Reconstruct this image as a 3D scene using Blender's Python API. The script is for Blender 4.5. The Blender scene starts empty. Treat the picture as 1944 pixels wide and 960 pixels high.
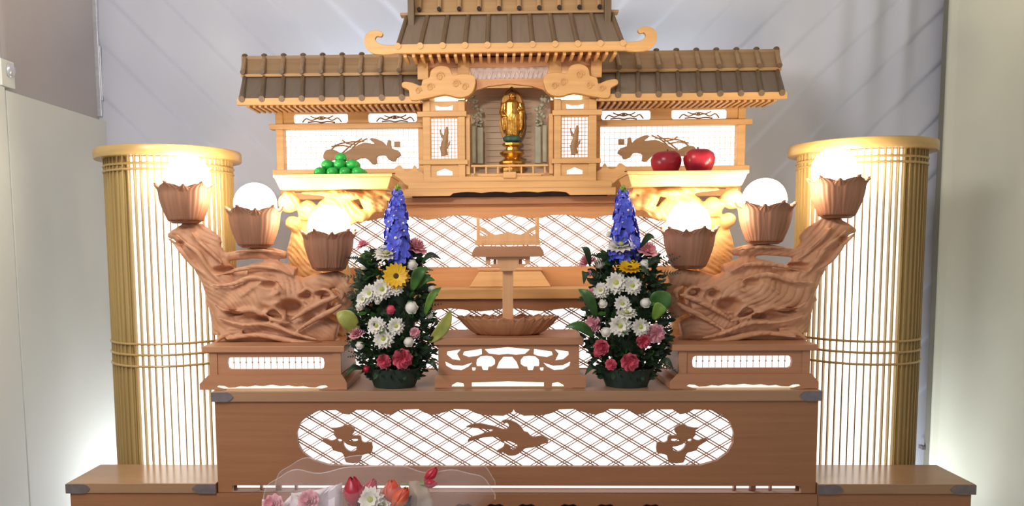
import bpy, bmesh, math, random
from mathutils import Vector, Matrix, noise
random.seed(7)
C = bpy.context.scene
COL = C.collection
PI = math.pi

# ------------------------------------------------------------------ camera
F = 1500.0; CX, CY = 903.5, 599.1
CAM = Vector((-0.049, 0.0, 1.45))
RM = Matrix.Rotation(0.02662, 3, 'Z') @ Matrix.Rotation(PI/2 - 0.09005, 3, 'X') @ Matrix.Rotation(-0.006978, 3, 'Z')
cd = bpy.data.cameras.new('camera'); cam = bpy.data.objects.new('camera', cd); COL.objects.link(cam)
cam.matrix_world = Matrix.Translation(CAM) @ RM.to_4x4()
cd.sensor_width = 36; cd.lens = 36*F/1944
cd.shift_x = (972-CX)/1944; cd.shift_y = (CY-480)/1944
cd.clip_start = 0.05
C.camera = cam

# ------------------------------------------------------------------ colour management, world, room lights and added fills
vs = C.view_settings
vs.view_transform = 'Standard'; vs.look = 'None'; vs.gamma = 1; vs.exposure = 0.0; vs.use_curve_mapping = False
w = bpy.data.worlds.new('room_air'); C.world = w; w.use_nodes = True
w.node_tree.nodes['Background'].inputs[0].default_value = (0.80, 0.83, 0.90, 1)
w.node_tree.nodes['Background'].inputs[1].default_value = 0.66

def area_light(name, loc, target, sx, sy, power, col):
    l = bpy.data.lights.new(name, 'AREA'); l.shape = 'RECTANGLE'; l.size = sx; l.size_y = sy
    l.energy = power; l.color = col
    o = bpy.data.objects.new(name, l); COL.objects.link(o); o.location = loc
    o.rotation_euler = (Vector(target)-Vector(loc)).to_track_quat('-Z', 'Y').to_euler(); return o
def spot_light(name, loc, target, angle, power, col, blend=0.5, r=0.05):
    l = bpy.data.lights.new(name, 'SPOT'); l.spot_size = math.radians(angle); l.spot_blend = blend
    l.energy = power; l.color = col; l.shadow_soft_size = r
    o = bpy.data.objects.new(name, l); COL.objects.link(o); o.location = loc
    o.rotation_euler = (Vector(target)-Vector(loc)).to_track_quat('-Z', 'Y').to_euler(); return o
area_light('ceiling_lamp', (-1.5, 0.4, 2.75), (0, 2.5, 1.2), 1.0, 0.8, 40, (1.0, 0.96, 0.93))
partition_fill = area_light('partition_fill_light', (-0.75, 1.5, 2.95), (-1.72, 2.6, 0.9), 0.4, 0.4, 2.4, (0.97, 1.0, 0.95)); partition_fill.data.spread = math.radians(60)  # unseen fill added to brighten the left partition
spot_light('altar_spotlight', (-0.35, 0.6, 2.40), (0, 2.95, 1.86), 34, 76, (1.0, 0.86, 0.66), 0.6, 0.08)
area_light('backdrop_lamp', (0, 3.22, 2.02), (0, 3.45, 2.45), 1.5, 0.06, 3.5, (0.74, 0.90, 1.0))
for s_ in (-1, 1): area_light('backdrop_fill_light', (s_*1.42, 3.22, 0.25), (s_*1.42, 3.42, 1.0), 0.35, 0.06, 5, (0.92, 0.97, 1.0))  # unseen low fills added to brighten the cloth behind the lanterns

# ------------------------------------------------------------------ pixel ray helpers (used as a measuring tape)
def P(px, py, Y):
    d = RM @ Vector(((px-CX)/F, -(py-CY)/F, -1)); d *= (Y-CAM.y)/d.y
    return CAM + d
def zc(py, Y): return P(975, py, Y).z
def sx(dx, Y): return dx*Y/F

def lin(r, g, b):
    f = lambda c: (c/255)/12.92 if c <= 10 else (((c/255)+0.055)/1.055)**2.4
    return (f(r), f(g), f(b), 1)

# ------------------------------------------------------------------ materials
MATS = {}
def newmat(name):
    m = bpy.data.materials.new(name); m.use_nodes = True; MATS[name] = m
    return m, m.node_tree.nodes, m.node_tree.links, m.node_tree.nodes['Principled BSDF']
def wood(name, c1, c2, rough=0.5, scale=(3, 3, 40), bump=0.08):
    m, n, l, b = newmat(name)
    tc = n.new('ShaderNodeTexCoord'); mp = n.new('ShaderNodeMapping'); mp.inputs['Scale'].default_value = scale
    nz = n.new('ShaderNodeTexNoise'); nz.inputs['Scale'].default_value = 2.2; nz.inputs['Detail'].default_value = 6
    nz.inputs['Distortion'].default_value = 0.5
    cr = n.new('ShaderNodeValToRGB'); cr.color_ramp.elements[0].color = c2; cr.color_ramp.elements[1].color = c1
    cr.color_ramp.elements[0].position = 0.3; cr.color_ramp.elements[1].position = 0.7
    bp = n.new('ShaderNodeBump'); bp.inputs['Strength'].default_value = bump; bp.inputs['Distance'].default_value = 0.002
    l.new(tc.outputs['Object'], mp.inputs[0]); l.new(mp.outputs[0], nz.inputs['Vector']); l.new(nz.outputs[0], cr.inputs[0])
    l.new(cr.outputs[0], b.inputs['Base Color']); l.new(nz.outputs[0], bp.inputs['Height']); l.new(bp.outputs[0], b.inputs['Normal'])
    b.inputs['Roughness'].default_value = rough
    return m
def noisy(name, c1, c2, rough=0.6, sc=20, metal=0, bump=0.0, **kw):
    m, n, l, b = newmat(name)
    tc = n.new('ShaderNodeTexCoord')
    nz = n.new('ShaderNodeTexNoise'); nz.inputs['Scale'].default_value = sc; nz.inputs['Detail'].default_value = 4
    cr = n.new('ShaderNodeValToRGB'); cr.color_ramp.elements[0].color = c2; cr.color_ramp.elements[1].color = c1
    cr.color_ramp.elements[0].position = 0.35; cr.color_ramp.elements[1].position = 0.65
    l.new(tc.outputs['Object'], nz.inputs['Vector']); l.new(nz.outputs[0], cr.inputs[0]); l.new(cr.outputs[0], b.inputs['Base Color'])
    if bump:
        bp = n.new('ShaderNodeBump'); bp.inputs['Strength'].default_value = bump; bp.inputs['Distance'].default_value = 0.002
        l.new(nz.outputs[0], bp.inputs['Height']); l.new(bp.outputs[0], b.inputs['Normal'])
    b.inputs['Roughness'].default_value = rough; b.inputs['Metallic'].default_value = metal
    for k, v in kw.items(): b.inputs[k.replace('_', ' ')].default_value = v
    return m
def glow(name, col, s):
    m, n, l, b = newmat(name)
    b.inputs['Base Color'].default_value = (0.8, 0.8, 0.8, 1)
    b.inputs['Emission Color'].default_value = (*col, 1); b.inputs['Emission Strength'].default_value = s
    return m
HX = (1.2, 3, 26)     # grain along X
VX = (26, 3, 1.2)     # grain along Z
pale = wood('pale_cypress', (0.68, 0.395, 0.16, 1), (0.56, 0.31, 0.12, 1), 0.5, HX)
tile = wood('roof_board', (0.26, 0.195, 0.145, 1), (0.22, 0.16, 0.115, 1), 0.6, VX)
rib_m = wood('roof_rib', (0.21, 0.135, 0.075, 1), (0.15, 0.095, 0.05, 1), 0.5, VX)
frieze_m = wood('frieze_wood', (0.34, 0.19, 0.08, 1), (0.26, 0.14, 0.055, 1), 0.5, HX)
band_m = wood('roof_band', (0.50, 0.31, 0.155, 1), (0.40, 0.24, 0.11, 1), 0.5, HX)
cup_m = wood('shaded_cup_wood', (0.40, 0.19, 0.11, 1), (0.30, 0.135, 0.075, 1), 0.55, VX)  # darker wood: the weak front light on the cups is put into the colour
brown = wood('tier_wood', (0.38, 0.17, 0.078, 1), (0.32, 0.14, 0.062, 1), 0.42, HX)
slab = wood('tier_slab_wood', (0.42, 0.25, 0.135, 1), (0.34, 0.195, 0.105, 1), 0.2, HX)
ped_m = wood('pedestal_wood', (0.52, 0.245, 0.12, 1), (0.43, 0.195, 0.095, 1), 0.45, HX)
slab2 = wood('front_slab_wood', (0.42, 0.235, 0.13, 1), (0.36, 0.195, 0.105, 1), 0.5, HX)
carved = wood('carved_wood', (0.66, 0.34, 0.19, 1), (0.54, 0.26, 0.14, 1), 0.55, (9, 9, 9), 0.15)
orange = wood('orange_wood', (0.62, 0.30, 0.12, 1), (0.50, 0.23, 0.09, 1), 0.45, HX)
post_m = wood('light_orange_wood', (0.82, 0.46, 0.22, 1), (0.72, 0.38, 0.17, 1), 0.45, VX)
gold_wood = wood('lantern_wood', (0.44, 0.31, 0.125, 1), (0.36, 0.245, 0.095, 1), 0.4, VX)
beam_m = wood('pinkish_beam_wood', (0.80, 0.46, 0.27, 1), (0.70, 0.38, 0.21, 1), 0.5, HX)
gold_rim = wood('lantern_rim_wood', (0.50, 0.33, 0.13, 1), (0.42, 0.27, 0.10, 1), 0.3, HX)
lit = glow('lit_panel', (1.0, 0.985, 0.97), 1.12)
litwarm = glow('warm_lit_panel', (1.0, 0.90, 0.62), 1.5)
paper = glow('lantern_paper', (1.0, 0.97, 0.90), 1.7)
bulb_m = glow('lamp_globe', (1.0, 0.84, 0.60), 42)
tube_m = glow('lantern_tube', (1.0, 0.97, 0.90), 6)
gold = noisy('gilt_gold', (0.80, 0.46, 0.11, 1), (0.52, 0.26, 0.05, 1), 0.24, 60, 0.9)
darkgold = noisy('dark_gilt', (0.34, 0.17, 0.04, 1), (0.2, 0.09, 0.02, 1), 0.4, 60, 0.5)
jade = noisy('dark_jade', (0.04, 0.12, 0.11, 1), (0.02, 0.07, 0.06, 1), 0.4, 40)
black = noisy('dark_shadow_wood', (0.03, 0.018, 0.02, 1), (0.015, 0.01, 0.012, 1), 0.7, 30)  # near-black with shade put into the colour, for recesses and rib ends
hair_m = noisy('blue_black_hair', (0.03, 0.03, 0.08, 1), (0.02, 0.02, 0.05, 1), 0.6, 60)
metal = noisy('grey_fitting_metal', (0.27, 0.235, 0.24, 1), (0.22, 0.19, 0.20, 1), 0.4, 50, 0.6)
chrome = noisy('satin_aluminium', (0.75, 0.76, 0.80, 1), (0.65, 0.66, 0.70, 1), 0.3, 50, 0.6)
niche_m = wood('niche_board', (0.52, 0.38, 0.26, 1), (0.42, 0.29, 0.19, 1), 0.5, HX)
column_m = noisy('pale_green_grey_paint', (0.36, 0.36, 0.27, 1), (0.29, 0.28, 0.20, 1), 0.5, 20)
net_m = noisy('lavender_net', (0.75, 0.64, 0.62, 1), (0.62, 0.52, 0.50, 1), 0.7, 60)
leaf_d = noisy('dark_green_leaf', (0.035, 0.075, 0.03, 1), (0.012, 0.03, 0.016, 1), 0.5, 25)
leaf_m = noisy('mid_green_leaf', (0.06, 0.17, 0.03, 1), (0.03, 0.09, 0.02, 1), 0.4, 25)
leaf_y = noisy('yellow_green_leaf', (0.42, 0.42, 0.10, 1), (0.26, 0.29, 0.06, 1), 0.45, 25)
leaf_l = noisy('light_green_leaf', (0.20, 0.36, 0.06, 1), (0.10, 0.22, 0.03, 1), 0.45, 25)
white_p = noisy('white_petal', (0.88, 0.84, 0.78, 1), (0.74, 0.70, 0.60, 1), 0.6, 40)
eye_m = noisy('green_yellow_eye', (0.55, 0.55, 0.12, 1), (0.35, 0.40, 0.08, 1), 0.7, 90)
pink_p = noisy('pink_petal', (0.82, 0.42, 0.47, 1), (0.68, 0.28, 0.34, 1), 0.6, 40)
rose_p = noisy('rose_petal', (0.74, 0.12, 0.17, 1), (0.50, 0.05, 0.09, 1), 0.6, 40)
red_p = noisy('crimson_petal', (0.55, 0.02, 0.05, 1), (0.34, 0.01, 0.03, 1), 0.35, 30)
orange_p = noisy('orange_red_petal', (0.78, 0.16, 0.05, 1), (0.60, 0.07, 0.04, 1), 0.4, 25)
yellow_p = noisy('yellow_petal', (0.90, 0.56, 0.02, 1), (0.75, 0.40, 0.01, 1), 0.5, 40)
brown_c = noisy('brown_flower_centre', (0.10, 0.05, 0.01, 1), (0.05, 0.02, 0.01, 1), 0.8, 90)
blue_p = noisy('blue_petal', (0.10, 0.15, 0.85, 1), (0.07, 0.07, 0.52, 1), 0.5, 60)
pot_m = noisy('dark_green_pot', (0.03, 0.055, 0.045, 1), (0.015, 0.03, 0.028, 1), 0.4, 20)
fruit_g = noisy('green_fruit_skin', (0.04, 0.52, 0.09, 1), (0.02, 0.38, 0.05, 1), 0.3, 30)
fruit_r = noisy('red_fruit_skin', (0.42, 0.02, 0.03, 1), (0.24, 0.01, 0.03, 1), 0.3, 15)
stem_m = noisy('brown_stem', (0.12, 0.07, 0.03, 1), (0.07, 0.04, 0.02, 1), 0.7, 60)
cloth_w = noisy('backdrop_cloth', (0.67, 0.69, 0.78, 1), (0.63, 0.65, 0.75, 1), 0.8, 3)
cream = noisy('cream_board', (0.82, 0.83, 0.76, 1), (0.79, 0.80, 0.73, 1), 0.45, 2)
taupe = noisy('taupe_board', (0.56, 0.52, 0.52, 1), (0.53, 0.49, 0.49, 1), 0.5, 2)
beige = noisy('beige_cloth', (0.78, 0.79, 0.65, 1), (0.74, 0.75, 0.61, 1), 0.85, 3)
olive = noisy('olive_grey_board', (0.24, 0.23, 0.18, 1), (0.20, 0.19, 0.145, 1), 0.6, 3)
wallp = noisy('wall_paint', (0.60, 0.59, 0.57, 1), (0.56, 0.55, 0.53, 1), 0.8, 2)
floor_m = noisy('floor_carpet', (0.20, 0.15, 0.12, 1), (0.15, 0.11, 0.09, 1), 0.9, 30)
paper_w = noisy('lilac_white_paper', (0.92, 0.86, 0.92, 1), (0.82, 0.74, 0.84, 1), 0.6, 12)
paper_t = noisy('tan_paper', (0.50, 0.40, 0.30, 1), (0.40, 0.32, 0.24, 1), 0.7, 12)
cello, n_, l_, b_ = newmat('cellophane')
b_.inputs['Base Color'].default_value = (0.86, 0.80, 0.86, 1); b_.inputs['Roughness'].default_value = 0.15; b_.inputs['Alpha'].default_value = 0.10

edge_m, n_, l_, b_ = newmat('cellophane_edge')
b_.inputs['Base Color'].default_value = (0.92, 0.86, 0.92, 1); b_.inputs['Roughness'].default_value = 0.2; b_.inputs['Alpha'].default_value = 0.22

# ------------------------------------------------------------------ mesh helpers
class MB:
    def __init__(s): s.bm = bmesh.new()
    def box(s, x0, x1, y0, y1, z0, z1):
        x0, x1 = min(x0, x1), max(x0, x1); z0, z1 = min(z0, z1), max(z0, z1)
        v = [s.bm.verts.new((x, y, z)) for x in (x0, x1) for y in (y0, y1) for z in (z0, z1)]
        for f in ((0,1,3,2),(4,6,7,5),(0,4,5,1),(2,3,7,6),(0,2,6,4),(1,5,7,3)): s.bm.faces.new([v[i] for i in f])
        return s
    def hexa(s, b4, t4):      # two quads of 4 points, same winding
        v = [s.bm.verts.new(p) for p in list(b4)+list(t4)]
        for f in ((3,2,1,0),(4,5,6,7),(0,1,5,4),(1,2,6,5),(2,3,7,6),(3,0,4,7)): s.bm.faces.new([v[i] for i in f])
        return s
    def tube(s, pts, rad, n=8, fy=1.0, fz=1.0, cap=True):
        pts = [Vector(p) for p in pts]; k = len(pts)
        if not hasattr(rad, '__len__'): rad = [rad]*k
        rings = []; up = None
        for i, p in enumerate(pts):
            t = (pts[min(i+1, k-1)]-pts[max(i-1, 0)]).normalized()
            if up is None:
                up = Vector((0, 1, 0)) if abs(t.y) < 0.9 else Vector((1, 0, 0))
            a = (up - t*up.dot(t)).normalized(); up = a; b = t.cross(a)
            ring = []
            for j in range(n):
                q = 2*PI*j/n; o = (a*math.cos(q)+b*math.sin(q))*rad[i]; o.y *= fy; o.z *= fz
                ring.append(s.bm.verts.new(p+o))
            rings.append(ring)
        for i in range(k-1):
            for j in range(n):
                s.bm.faces.new((rings[i][j], rings[i][(j+1) % n], rings[i+1][(j+1) % n], rings[i+1][j]))
        if cap:
            s.bm.faces.new(rings[0][::-1]); s.bm.faces.new(rings[-1])
        return s
    def lathe(s, prof, c=(0, 0, 0), n=24, ex=1, ey=1, fn=None, a0=0, a1=2*PI, cap=True):
        full = abs(a1-a0-2*PI) < 1e-6; m = n if full else n+1; rings = []
        for r, z in prof:
            ring = []
            for j in range(m):
                a = a0+(a1-a0)*j/n; rr, zz = (r, z) if fn is None else fn(r, z, a)
                ring.append(s.bm.verts.new((c[0]+rr*ex*math.cos(a), c[1]+rr*ey*math.sin(a), c[2]+zz)))
            rings.append(ring)
        for i in range(len(rings)-1):
            for j in range(m if full else m-1):
                jj = (j+1) % m
                s.bm.faces.new((rings[i][j], rings[i][jj], rings[i+1][jj], rings[i+1][j]))
        if cap and full:
            if prof[0][0] > 1e-5: s.bm.faces.new(rings[0][::-1])
            if prof[-1][0] > 1e-5: s.bm.faces.new(rings[-1])
        return s
    def ell(s, c, rx, ry, rz, n=12, rot=None):
        r = bmesh.ops.create_uvsphere(s.bm, u_segments=n, v_segments=max(6, n*2//3), radius=1)
        M = Matrix.Translation(Vector(c)) @ (rot.to_4x4() if rot else Matrix.Identity(4)) @ Matrix.Diagonal((rx, ry, rz, 1))
        bmesh.ops.transform(s.bm, matrix=M, verts=r['verts']); return s
    def grid(s, fn, nu, nv, close_u=False):
        V = [[s.bm.verts.new(fn(i/nu, j/nv)) for j in range(nv+1)] for i in range(nu if close_u else nu+1)]
        L = len(V)
        for i in range(nu):
            for j in range(nv):
                s.bm.faces.new((V[i][j], V[(i+1) % L][j], V[(i+1) % L][j+1], V[i][j+1]))
        return s
    def prism(s, pts, y0, y1):
        a = [s.bm.verts.new((x, y0, z)) for x, z in pts]; b = [s.bm.verts.new((x, y1, z)) for x, z in pts]
        s.bm.faces.new(a); s.bm.faces.new(b[::-1]); k = len(pts)
        for i in range(k): s.bm.faces.new((a[i], b[i], b[(i+1) % k], a[(i+1) % k]))
        return s
    def xform(s, M): bmesh.ops.transform(s.bm, matrix=M, verts=s.bm.verts[:]); return s
    def mesh(s, name='m'):
        bmesh.ops.recalc_face_normals(s.bm, faces=s.bm.faces[:])
        me = bpy.data.meshes.new(name); s.bm.to_mesh(me); s.bm.free(); return me
    def build_each(s, name, mat, parent=None, smooth=35, bevel=0):
        bm = s.bm; seen = set(); out = []
        for v0 in bm.verts[:]:
            if v0 in seen: continue
            st = [v0]; seen.add(v0); isl = []
            while st:
                v = st.pop(); isl.append(v)
                for e in v.link_edges:
                    u = e.other_vert(v)
                    if u not in seen: seen.add(u); st.append(u)
            n = MB(); mp = {v: n.bm.verts.new(v.co) for v in isl}
            for f in {f for v in isl for f in v.link_faces}: n.bm.faces.new([mp[v] for v in f.verts])
            out.append(n.build(name, mat, parent, smooth, bevel))
        bm.free(); return out
    def build(s, name, mat, parent=None, smooth=35, bevel=0, solid=0):
        return link(name, s.mesh(name), mat, parent, smooth, bevel, solid)

def link(name, me, mat, parent=None, smooth=35, bevel=0, solid=0):
    if parent is not None: me.transform(Matrix.Translation(-Vector(parent['_o']) if '_o' in parent else -parent.location))
    me.materials.clear(); me.materials.append(mat)
    if smooth:
        me.polygons.foreach_set('use_smooth', [True]*len(me.polygons))
        me.set_sharp_from_angle(angle=math.radians(smooth))
    o = bpy.data.objects.new(name, me); COL.objects.link(o)
    if parent is not None:
        o.parent = parent; o['_o'] = parent['_o']
    else: o['_o'] = (0, 0, 0)
    if solid: m = o.modifiers.new('s', 'SOLIDIFY'); m.thickness = solid; m.offset = 0
    if bevel: m = o.modifiers.new('b', 'BEVEL'); m.width = bevel; m.segments = 2; m.limit_method = 'ANGLE'; m.angle_limit = 0.6
    return o
def thing(name, label, cat, loc=(0, 0, 0), group=None):
    o = bpy.data.objects.new(name, None); COL.objects.link(o); o.location = loc; o.empty_display_size = 0.05
    o['label'] = label; o['category'] = cat; o['_o'] = tuple(loc)
    if group: o['group'] = group
    return o
def tag(o, label, cat, group=None):
    o['label'] = label; o['category'] = cat
    if group: o['group'] = group
    return o
def struct(o): o['kind'] = 'structure'; return o

def smooth2d(pts, k=4, closed=True):
    out = []; n = len(pts)
    for i in range(n if closed else n-1):
        p = [Vector(pts[(i+d) % n] if closed else pts[min(max(i+d, 0), n-1)]) for d in (-1, 0, 1, 2)]
        for j in range(k):
            t = j/k
            out.append(0.5*((2*p[1])+(p[2]-p[0])*t+(2*p[0]-5*p[1]+4*p[2]-p[3])*t*t+(3*p[1]-p[0]-3*p[2]+p[3])*t**3))
    if not closed: out.append(Vector(pts[-1]))
    return [tuple(v) for v in out]
def fret(loops, y0, y1, bevel=0.0):
    """board with holes: loops of (x,z), first is the outline; returns a mesh"""
    cu = bpy.data.curves.new('c', 'CURVE'); cu.dimensions = '2D'; cu.fill_mode = 'BOTH'; cu.extrude = (y1-y0)/2
    cu.bevel_depth = bevel
    for lp in loops:
        sp = cu.splines.new('POLY'); sp.points.add(len(lp)-1); sp.use_cyclic_u = True
        for p, q in zip(sp.points, lp): p.co = (q[0], q[1], 0, 1)
    o = bpy.data.objects.new('c', cu); COL.objects.link(o)
    dg = bpy.context.evaluated_depsgraph_get(); me = bpy.data.meshes.new_from_object(o.evaluated_get(dg))
    bpy.data.objects.remove(o); bpy.data.curves.remove(cu)
    me.transform(Matrix.Translation((0, (y0+y1)/2, 0)) @ Matrix.Rotation(PI/2, 4, 'X'))
    return me
def remeshed(mb, voxel):
    me = mb.mesh('t'); o = bpy.data.objects.new('t', me); COL.objects.link(o)
    m = o.modifiers.new('r', 'REMESH'); m.mode = 'VOXEL'; m.voxel_size = voxel
    sm = o.modifiers.new('s', 'SMOOTH'); sm.iterations = 2
    dg = bpy.context.evaluated_depsgraph_get(); r = bpy.data.meshes.new_from_object(o.evaluated_get(dg))
    bpy.data.objects.remove(o); return r
def rect(x0, x1, z0, z1): return [(x0, z0), (x1, z0), (x1, z1), (x0, z1)]
def mir(lp): return [(-x, z) for x, z in lp][::-1]

# ------------------------------------------------------------------ the setting
YB = 3.42
XL, XR = -1.72, 1.80
struct(MB().box(-2.6, 2.6, -1.0, 3.9, -0.05, 0).build('floor', floor_m, smooth=0))
struct(MB().box(-2.6, 2.6, -1.0, 3.9, 3.05, 3.1).build('ceiling', wallp, smooth=0))
struct(MB().box(-2.6, 2.6, 3.85, 3.9, 0, 3.05).build('wall_back', wallp, smooth=0))
struct(MB().box(-2.6, -2.55, -1.0, 3.85, 0, 3.05).build('wall_left', wallp, smooth=0))
struct(MB().box(2.55, 2.6, -1.0, 3.85, 0, 3.05).build('wall_right', wallp, smooth=0))

# pleated backdrop: diagonal tucks that fan out from the altar, soft sags near the right end
def backdrop_fn(u, v):
    x = -2.3+4.6*u; z = 0.02+2.98*v
    y = YB
    q = (abs(x)*0.70 - z*0.71 + 5 + 0.012*math.sin(3*z+x))/0.157
    fr = q-math.floor(q)
    y -= 0.013*(fr**0.8 if fr > 0.06 else (1-fr/0.06))
    y += 0.010*math.sin(5.3*x+1.1)*math.sin(1.3*z)
    for xc, wd, am in ((1.48, 0.05, 0.035), (1.62, 0.04, 0.025), (1.36, 0.05, 0.02), (-1.5, 0.08, 0.015)):
        y -= am*math.exp(-((x-xc-0.06*(z-2.0))/wd)**2)*min(1, max(0, (z-1.75)/0.5))
    return (x, y, z)
MBk = MB().grid(backdrop_fn, 460, 300)
tag(MBk.build('backdrop_curtain', cloth_w, smooth=60), 'pale grey-white backdrop cloth with diagonal tucks hanging behind the altar', 'curtain')

# left partition: cream lower board, taupe upper board, satin rails
zt = 0.5*(P(205, 229, 3.1).z+P(30, 180, CAM.y+(XL-CAM.x)/(P(30, 180, 1).x-CAM.x)).z)
t = thing('partition_wall', 'cream lower board and taupe upper board partition left of the altar', 'partition', (XL, 2.6, 0))
def on_left(px, py):      # hit of a pixel ray with the plane x = XL
    d = P(px, py, 1)-CAM; k = (XL-CAM.x)/d.x; return CAM+d*k
yseam = on_left(24, 400).y
zt = (on_left(200, 227).z+on_left(30, 181).z)/2
yend = on_left(212, 400).y
MB().box(XL-0.04, XL, yseam+0.004, yend, 0.0, zt).build('lower_board', cream, t, 0, 0.002)
MB().box(XL-0.04, XL, 0.6, yseam-0.002, 0.0, zt+0.01).build_each('side_board', cream, t, 0, 0.002)
yp = on_left(196, 100).y
MB().box(XL-0.06, XL-0.03, yseam+0.02, yp, zt, 3.0).build('upper_board', taupe, t, 0)
MB().box(XL-0.05, XL-0.012, yp-0.016, yp+0.012, zt+0.02, 3.0).box(XL-0.02, XL-0.008, yp-0.010, yp, on_left(197,190).z, on_left(197,88).z).build('end_rail', chrome, t, 0, 0.002)
yr = on_left(12, 100).y
MB().box(XL-0.05, XL-0.012, yr-0.03, yr-0.012, zt+0.10, 3.0).build('front_rail', chrome, t, 0, 0.002)
MB().box(XL-0.05, XL-0.013, yr-0.010, yr+0.02, zt+0.10, 3.0).build('dark_seal', taupe, t, 0)
hz = on_left(10, 130)
MB().box(XL-0.045, XL+0.004, yr-0.04, yr+0.035, zt+0.012, hz.z+0.03).build('bracket', cream, t, 0, 0.003)
MB().ell((XL+0.012, yr+0.0, hz.z-0.005), 0.012, 0.020, 0.024, 14).build('hinge_knob', chrome, t)
# fill boards left of it
# right: olive recess and cream hanging curtain
def on_right(px, py, X):
    d = P(px, py, 1)-CAM; return CAM+d*((X-CAM.x)/d.x)
ye = on_right(1790, 500, XR).y
t = thing('upright_board', 'olive-grey narrow upright board between backdrop and cream curtain on the right', 'board', (XR, 3.3, 0))
MB().box(XR-0.02, XR+0.06, ye+0.005, YB-0.045, 0, 3.0).build('board', olive, t, 0, 0.002)
MB().box(XR-0.035, XR-0.021, ye+0.03, ye+0.06, P(1778, 862, 3.25).z-0.01, P(1778, 862, 3.25).z+0.006).build('catch', metal, t, 0, 0.001)
def cur_fn(u, v):
    y = 0.8+(ye-0.8)*u; z = 0.01+2.98*v
    x = XR+0.010*math.sin(y*7+0.6*math.sin(z*1.4))+0.003*math.sin(y*23+z)
    if u > 0.985: x -= 0.012
    return (x, y, z)
tag(MB().grid(cur_fn, 200, 24).build('side_curtain', beige, smooth=60, solid=0.004), 'cream hanging curtain along the right side of the altar', 'curtain')

# ------------------------------------------------------------------ lower tiers
YF = 2.32
ZS = zc(918, YF)            # top of the lowest shelf
ZS2 = zc(937, YF)
XO = sx(882.5, YF); XI = sx(583, YF)
def fitting(mb_pts, parent, label=None): pass
def corner_plate(x0, x1, z0, z1, y, parent, flip=False):
    n = 8; pts = []
    h = (z1-z0)/2; zm = (z0+z1)/2; L = x1-x0
    tip = [(L*0.72, -h), (L*0.86, -h*0.7), (L*0.94, -h*0.35), (L, 0), (L*0.94, h*0.35), (L*0.86, h*0.7), (L*0.72, h)]
    pts = [(0, -h)]+tip+[(0, h)]
    pts = [((x0+px) if not flip else (x1-px), zm+pz) for px, pz in pts]
    MB().prism(pts, y-0.0025, y+0.0).build('corner_fitting', metal, parent, 0)
for s, nm in ((-1, 'left'), (1, 'right')):
    t = thing('side_step', 'low wooden side shelf with grey metal corners, %s of the altar front' % nm, 'shelf', (s*(XO+XI)/2, YF, 0), 'low side shelves')
    MB().box(s*XO, s*(XI+0.002), YF, YF+0.21, ZS2, ZS).build('shelf_top', slab, t, 0, 0.002)
    MB().box(s*(XO-0.008), s*(XI+0.002), YF+0.006, YF+0.20, 0, ZS2).build('body', brown, t, 0, 0.001)
    a = sx(48, YF); h = 0.0
    if s < 0:
        corner_plate(-XO-0.001, -XO+a, ZS2, ZS-0.002, YF, t); corner_plate(-XI-a-0.002, -XI-0.002, ZS2, ZS-0.002, YF, t, True)
    else:
        corner_plate(XI+0.002, XI+a+0.002, ZS2, ZS-0.002, YF, t); corner_plate(XO-a, XO+0.001, ZS2, ZS-0.002, YF, t, True)

def lattice(x0, x1, z0, z1, y, name, parent, mat, w=0.0032, gap=0.0085, per=0.0465, ang=31):
    """pairs of thin diagonal slats in two crossing layers"""
    m = MB(); tn = math.tan(math.radians(ang)); W = x1-x0; H = z1-z0; L = W+H/tn
    for sgn, yy, ww in ((-1, y, w), (1, y+0.0035, w*0.62)):
        c = -W*tn-per if sgn > 0 else -per
        end = H+per if sgn > 0 else H+W*tn+per
        while c < end:
            for off in (-gap/2, gap/2):
                # line z = z0 + c + off + sgn*tn*(x-x0); clip to the rectangle
                k = c+off
                ts = []
                xa, xb = x0, x1
                if sgn > 0: xa = max(x0, x0-k/tn); xb = min(x1, x0+(H-k)/tn)
                else: xa = max(x0, x0+(k-H)/tn); xb = min(x1, x0+k/tn)
                if xb-xa > 0.004:
                    za = z0+k+sgn*tn*(xa-x0); zb = z0+k+sgn*tn*(xb-x0); h = ww/2/math.cos(math.radians(ang))
                    m.hexa([(xa, yy, za-h), (xb, yy, zb-h), (xb, yy, zb+h), (xa, yy, za+h)],
                           [(xa, yy+0.003, za-h), (xb, yy+0.003, zb-h), (xb, yy+0.003, zb+h), (xa, yy+0.003, za+h)])
            c += per
    return m.build(name, mat, parent, 0)

# base chest under the front tier
t = thing('low_altar_chest', 'wide lowest wooden chest of the altar under the lit slit', 'altar', (0, YF, 0))
hl = []
for px in (700, 770, 880, 940, 1000, 1080, 1150, 1236):
    x = P(px, 960, YF).x; z = zc(956, YF)
    hl.append([(x-0.026, z-0.05), (x+0.026, z-0.05), (x+0.026, z-0.006), (x+0.014, z), (x, z-0.003), (x-0.014, z), (x-0.026, z-0.006)])
link('front_board', fret([rect(-XI, XI, 0.02, ZS2)]+hl, YF, YF+0.02), brown, t, 0)
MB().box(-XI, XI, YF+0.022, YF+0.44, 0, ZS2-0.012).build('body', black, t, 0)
MB().box(-XI, XI, YF+0.022, YF+0.44, ZS2-0.0115, ZS2).build('top_board', brown, t, 0)

# front tier
ZT = zc(742, YF); ZT2 = zc(762, YF)
t = thing('altar_front_tier', 'large brown front chest with backlit bird and flower lattice opening', 'altar', (0, YF, ZS2))
XB = sx(583, YF)-0.002
def F_(px, py, Y=YF): v = P(px, py, Y); return (v.x, v.z)
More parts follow.
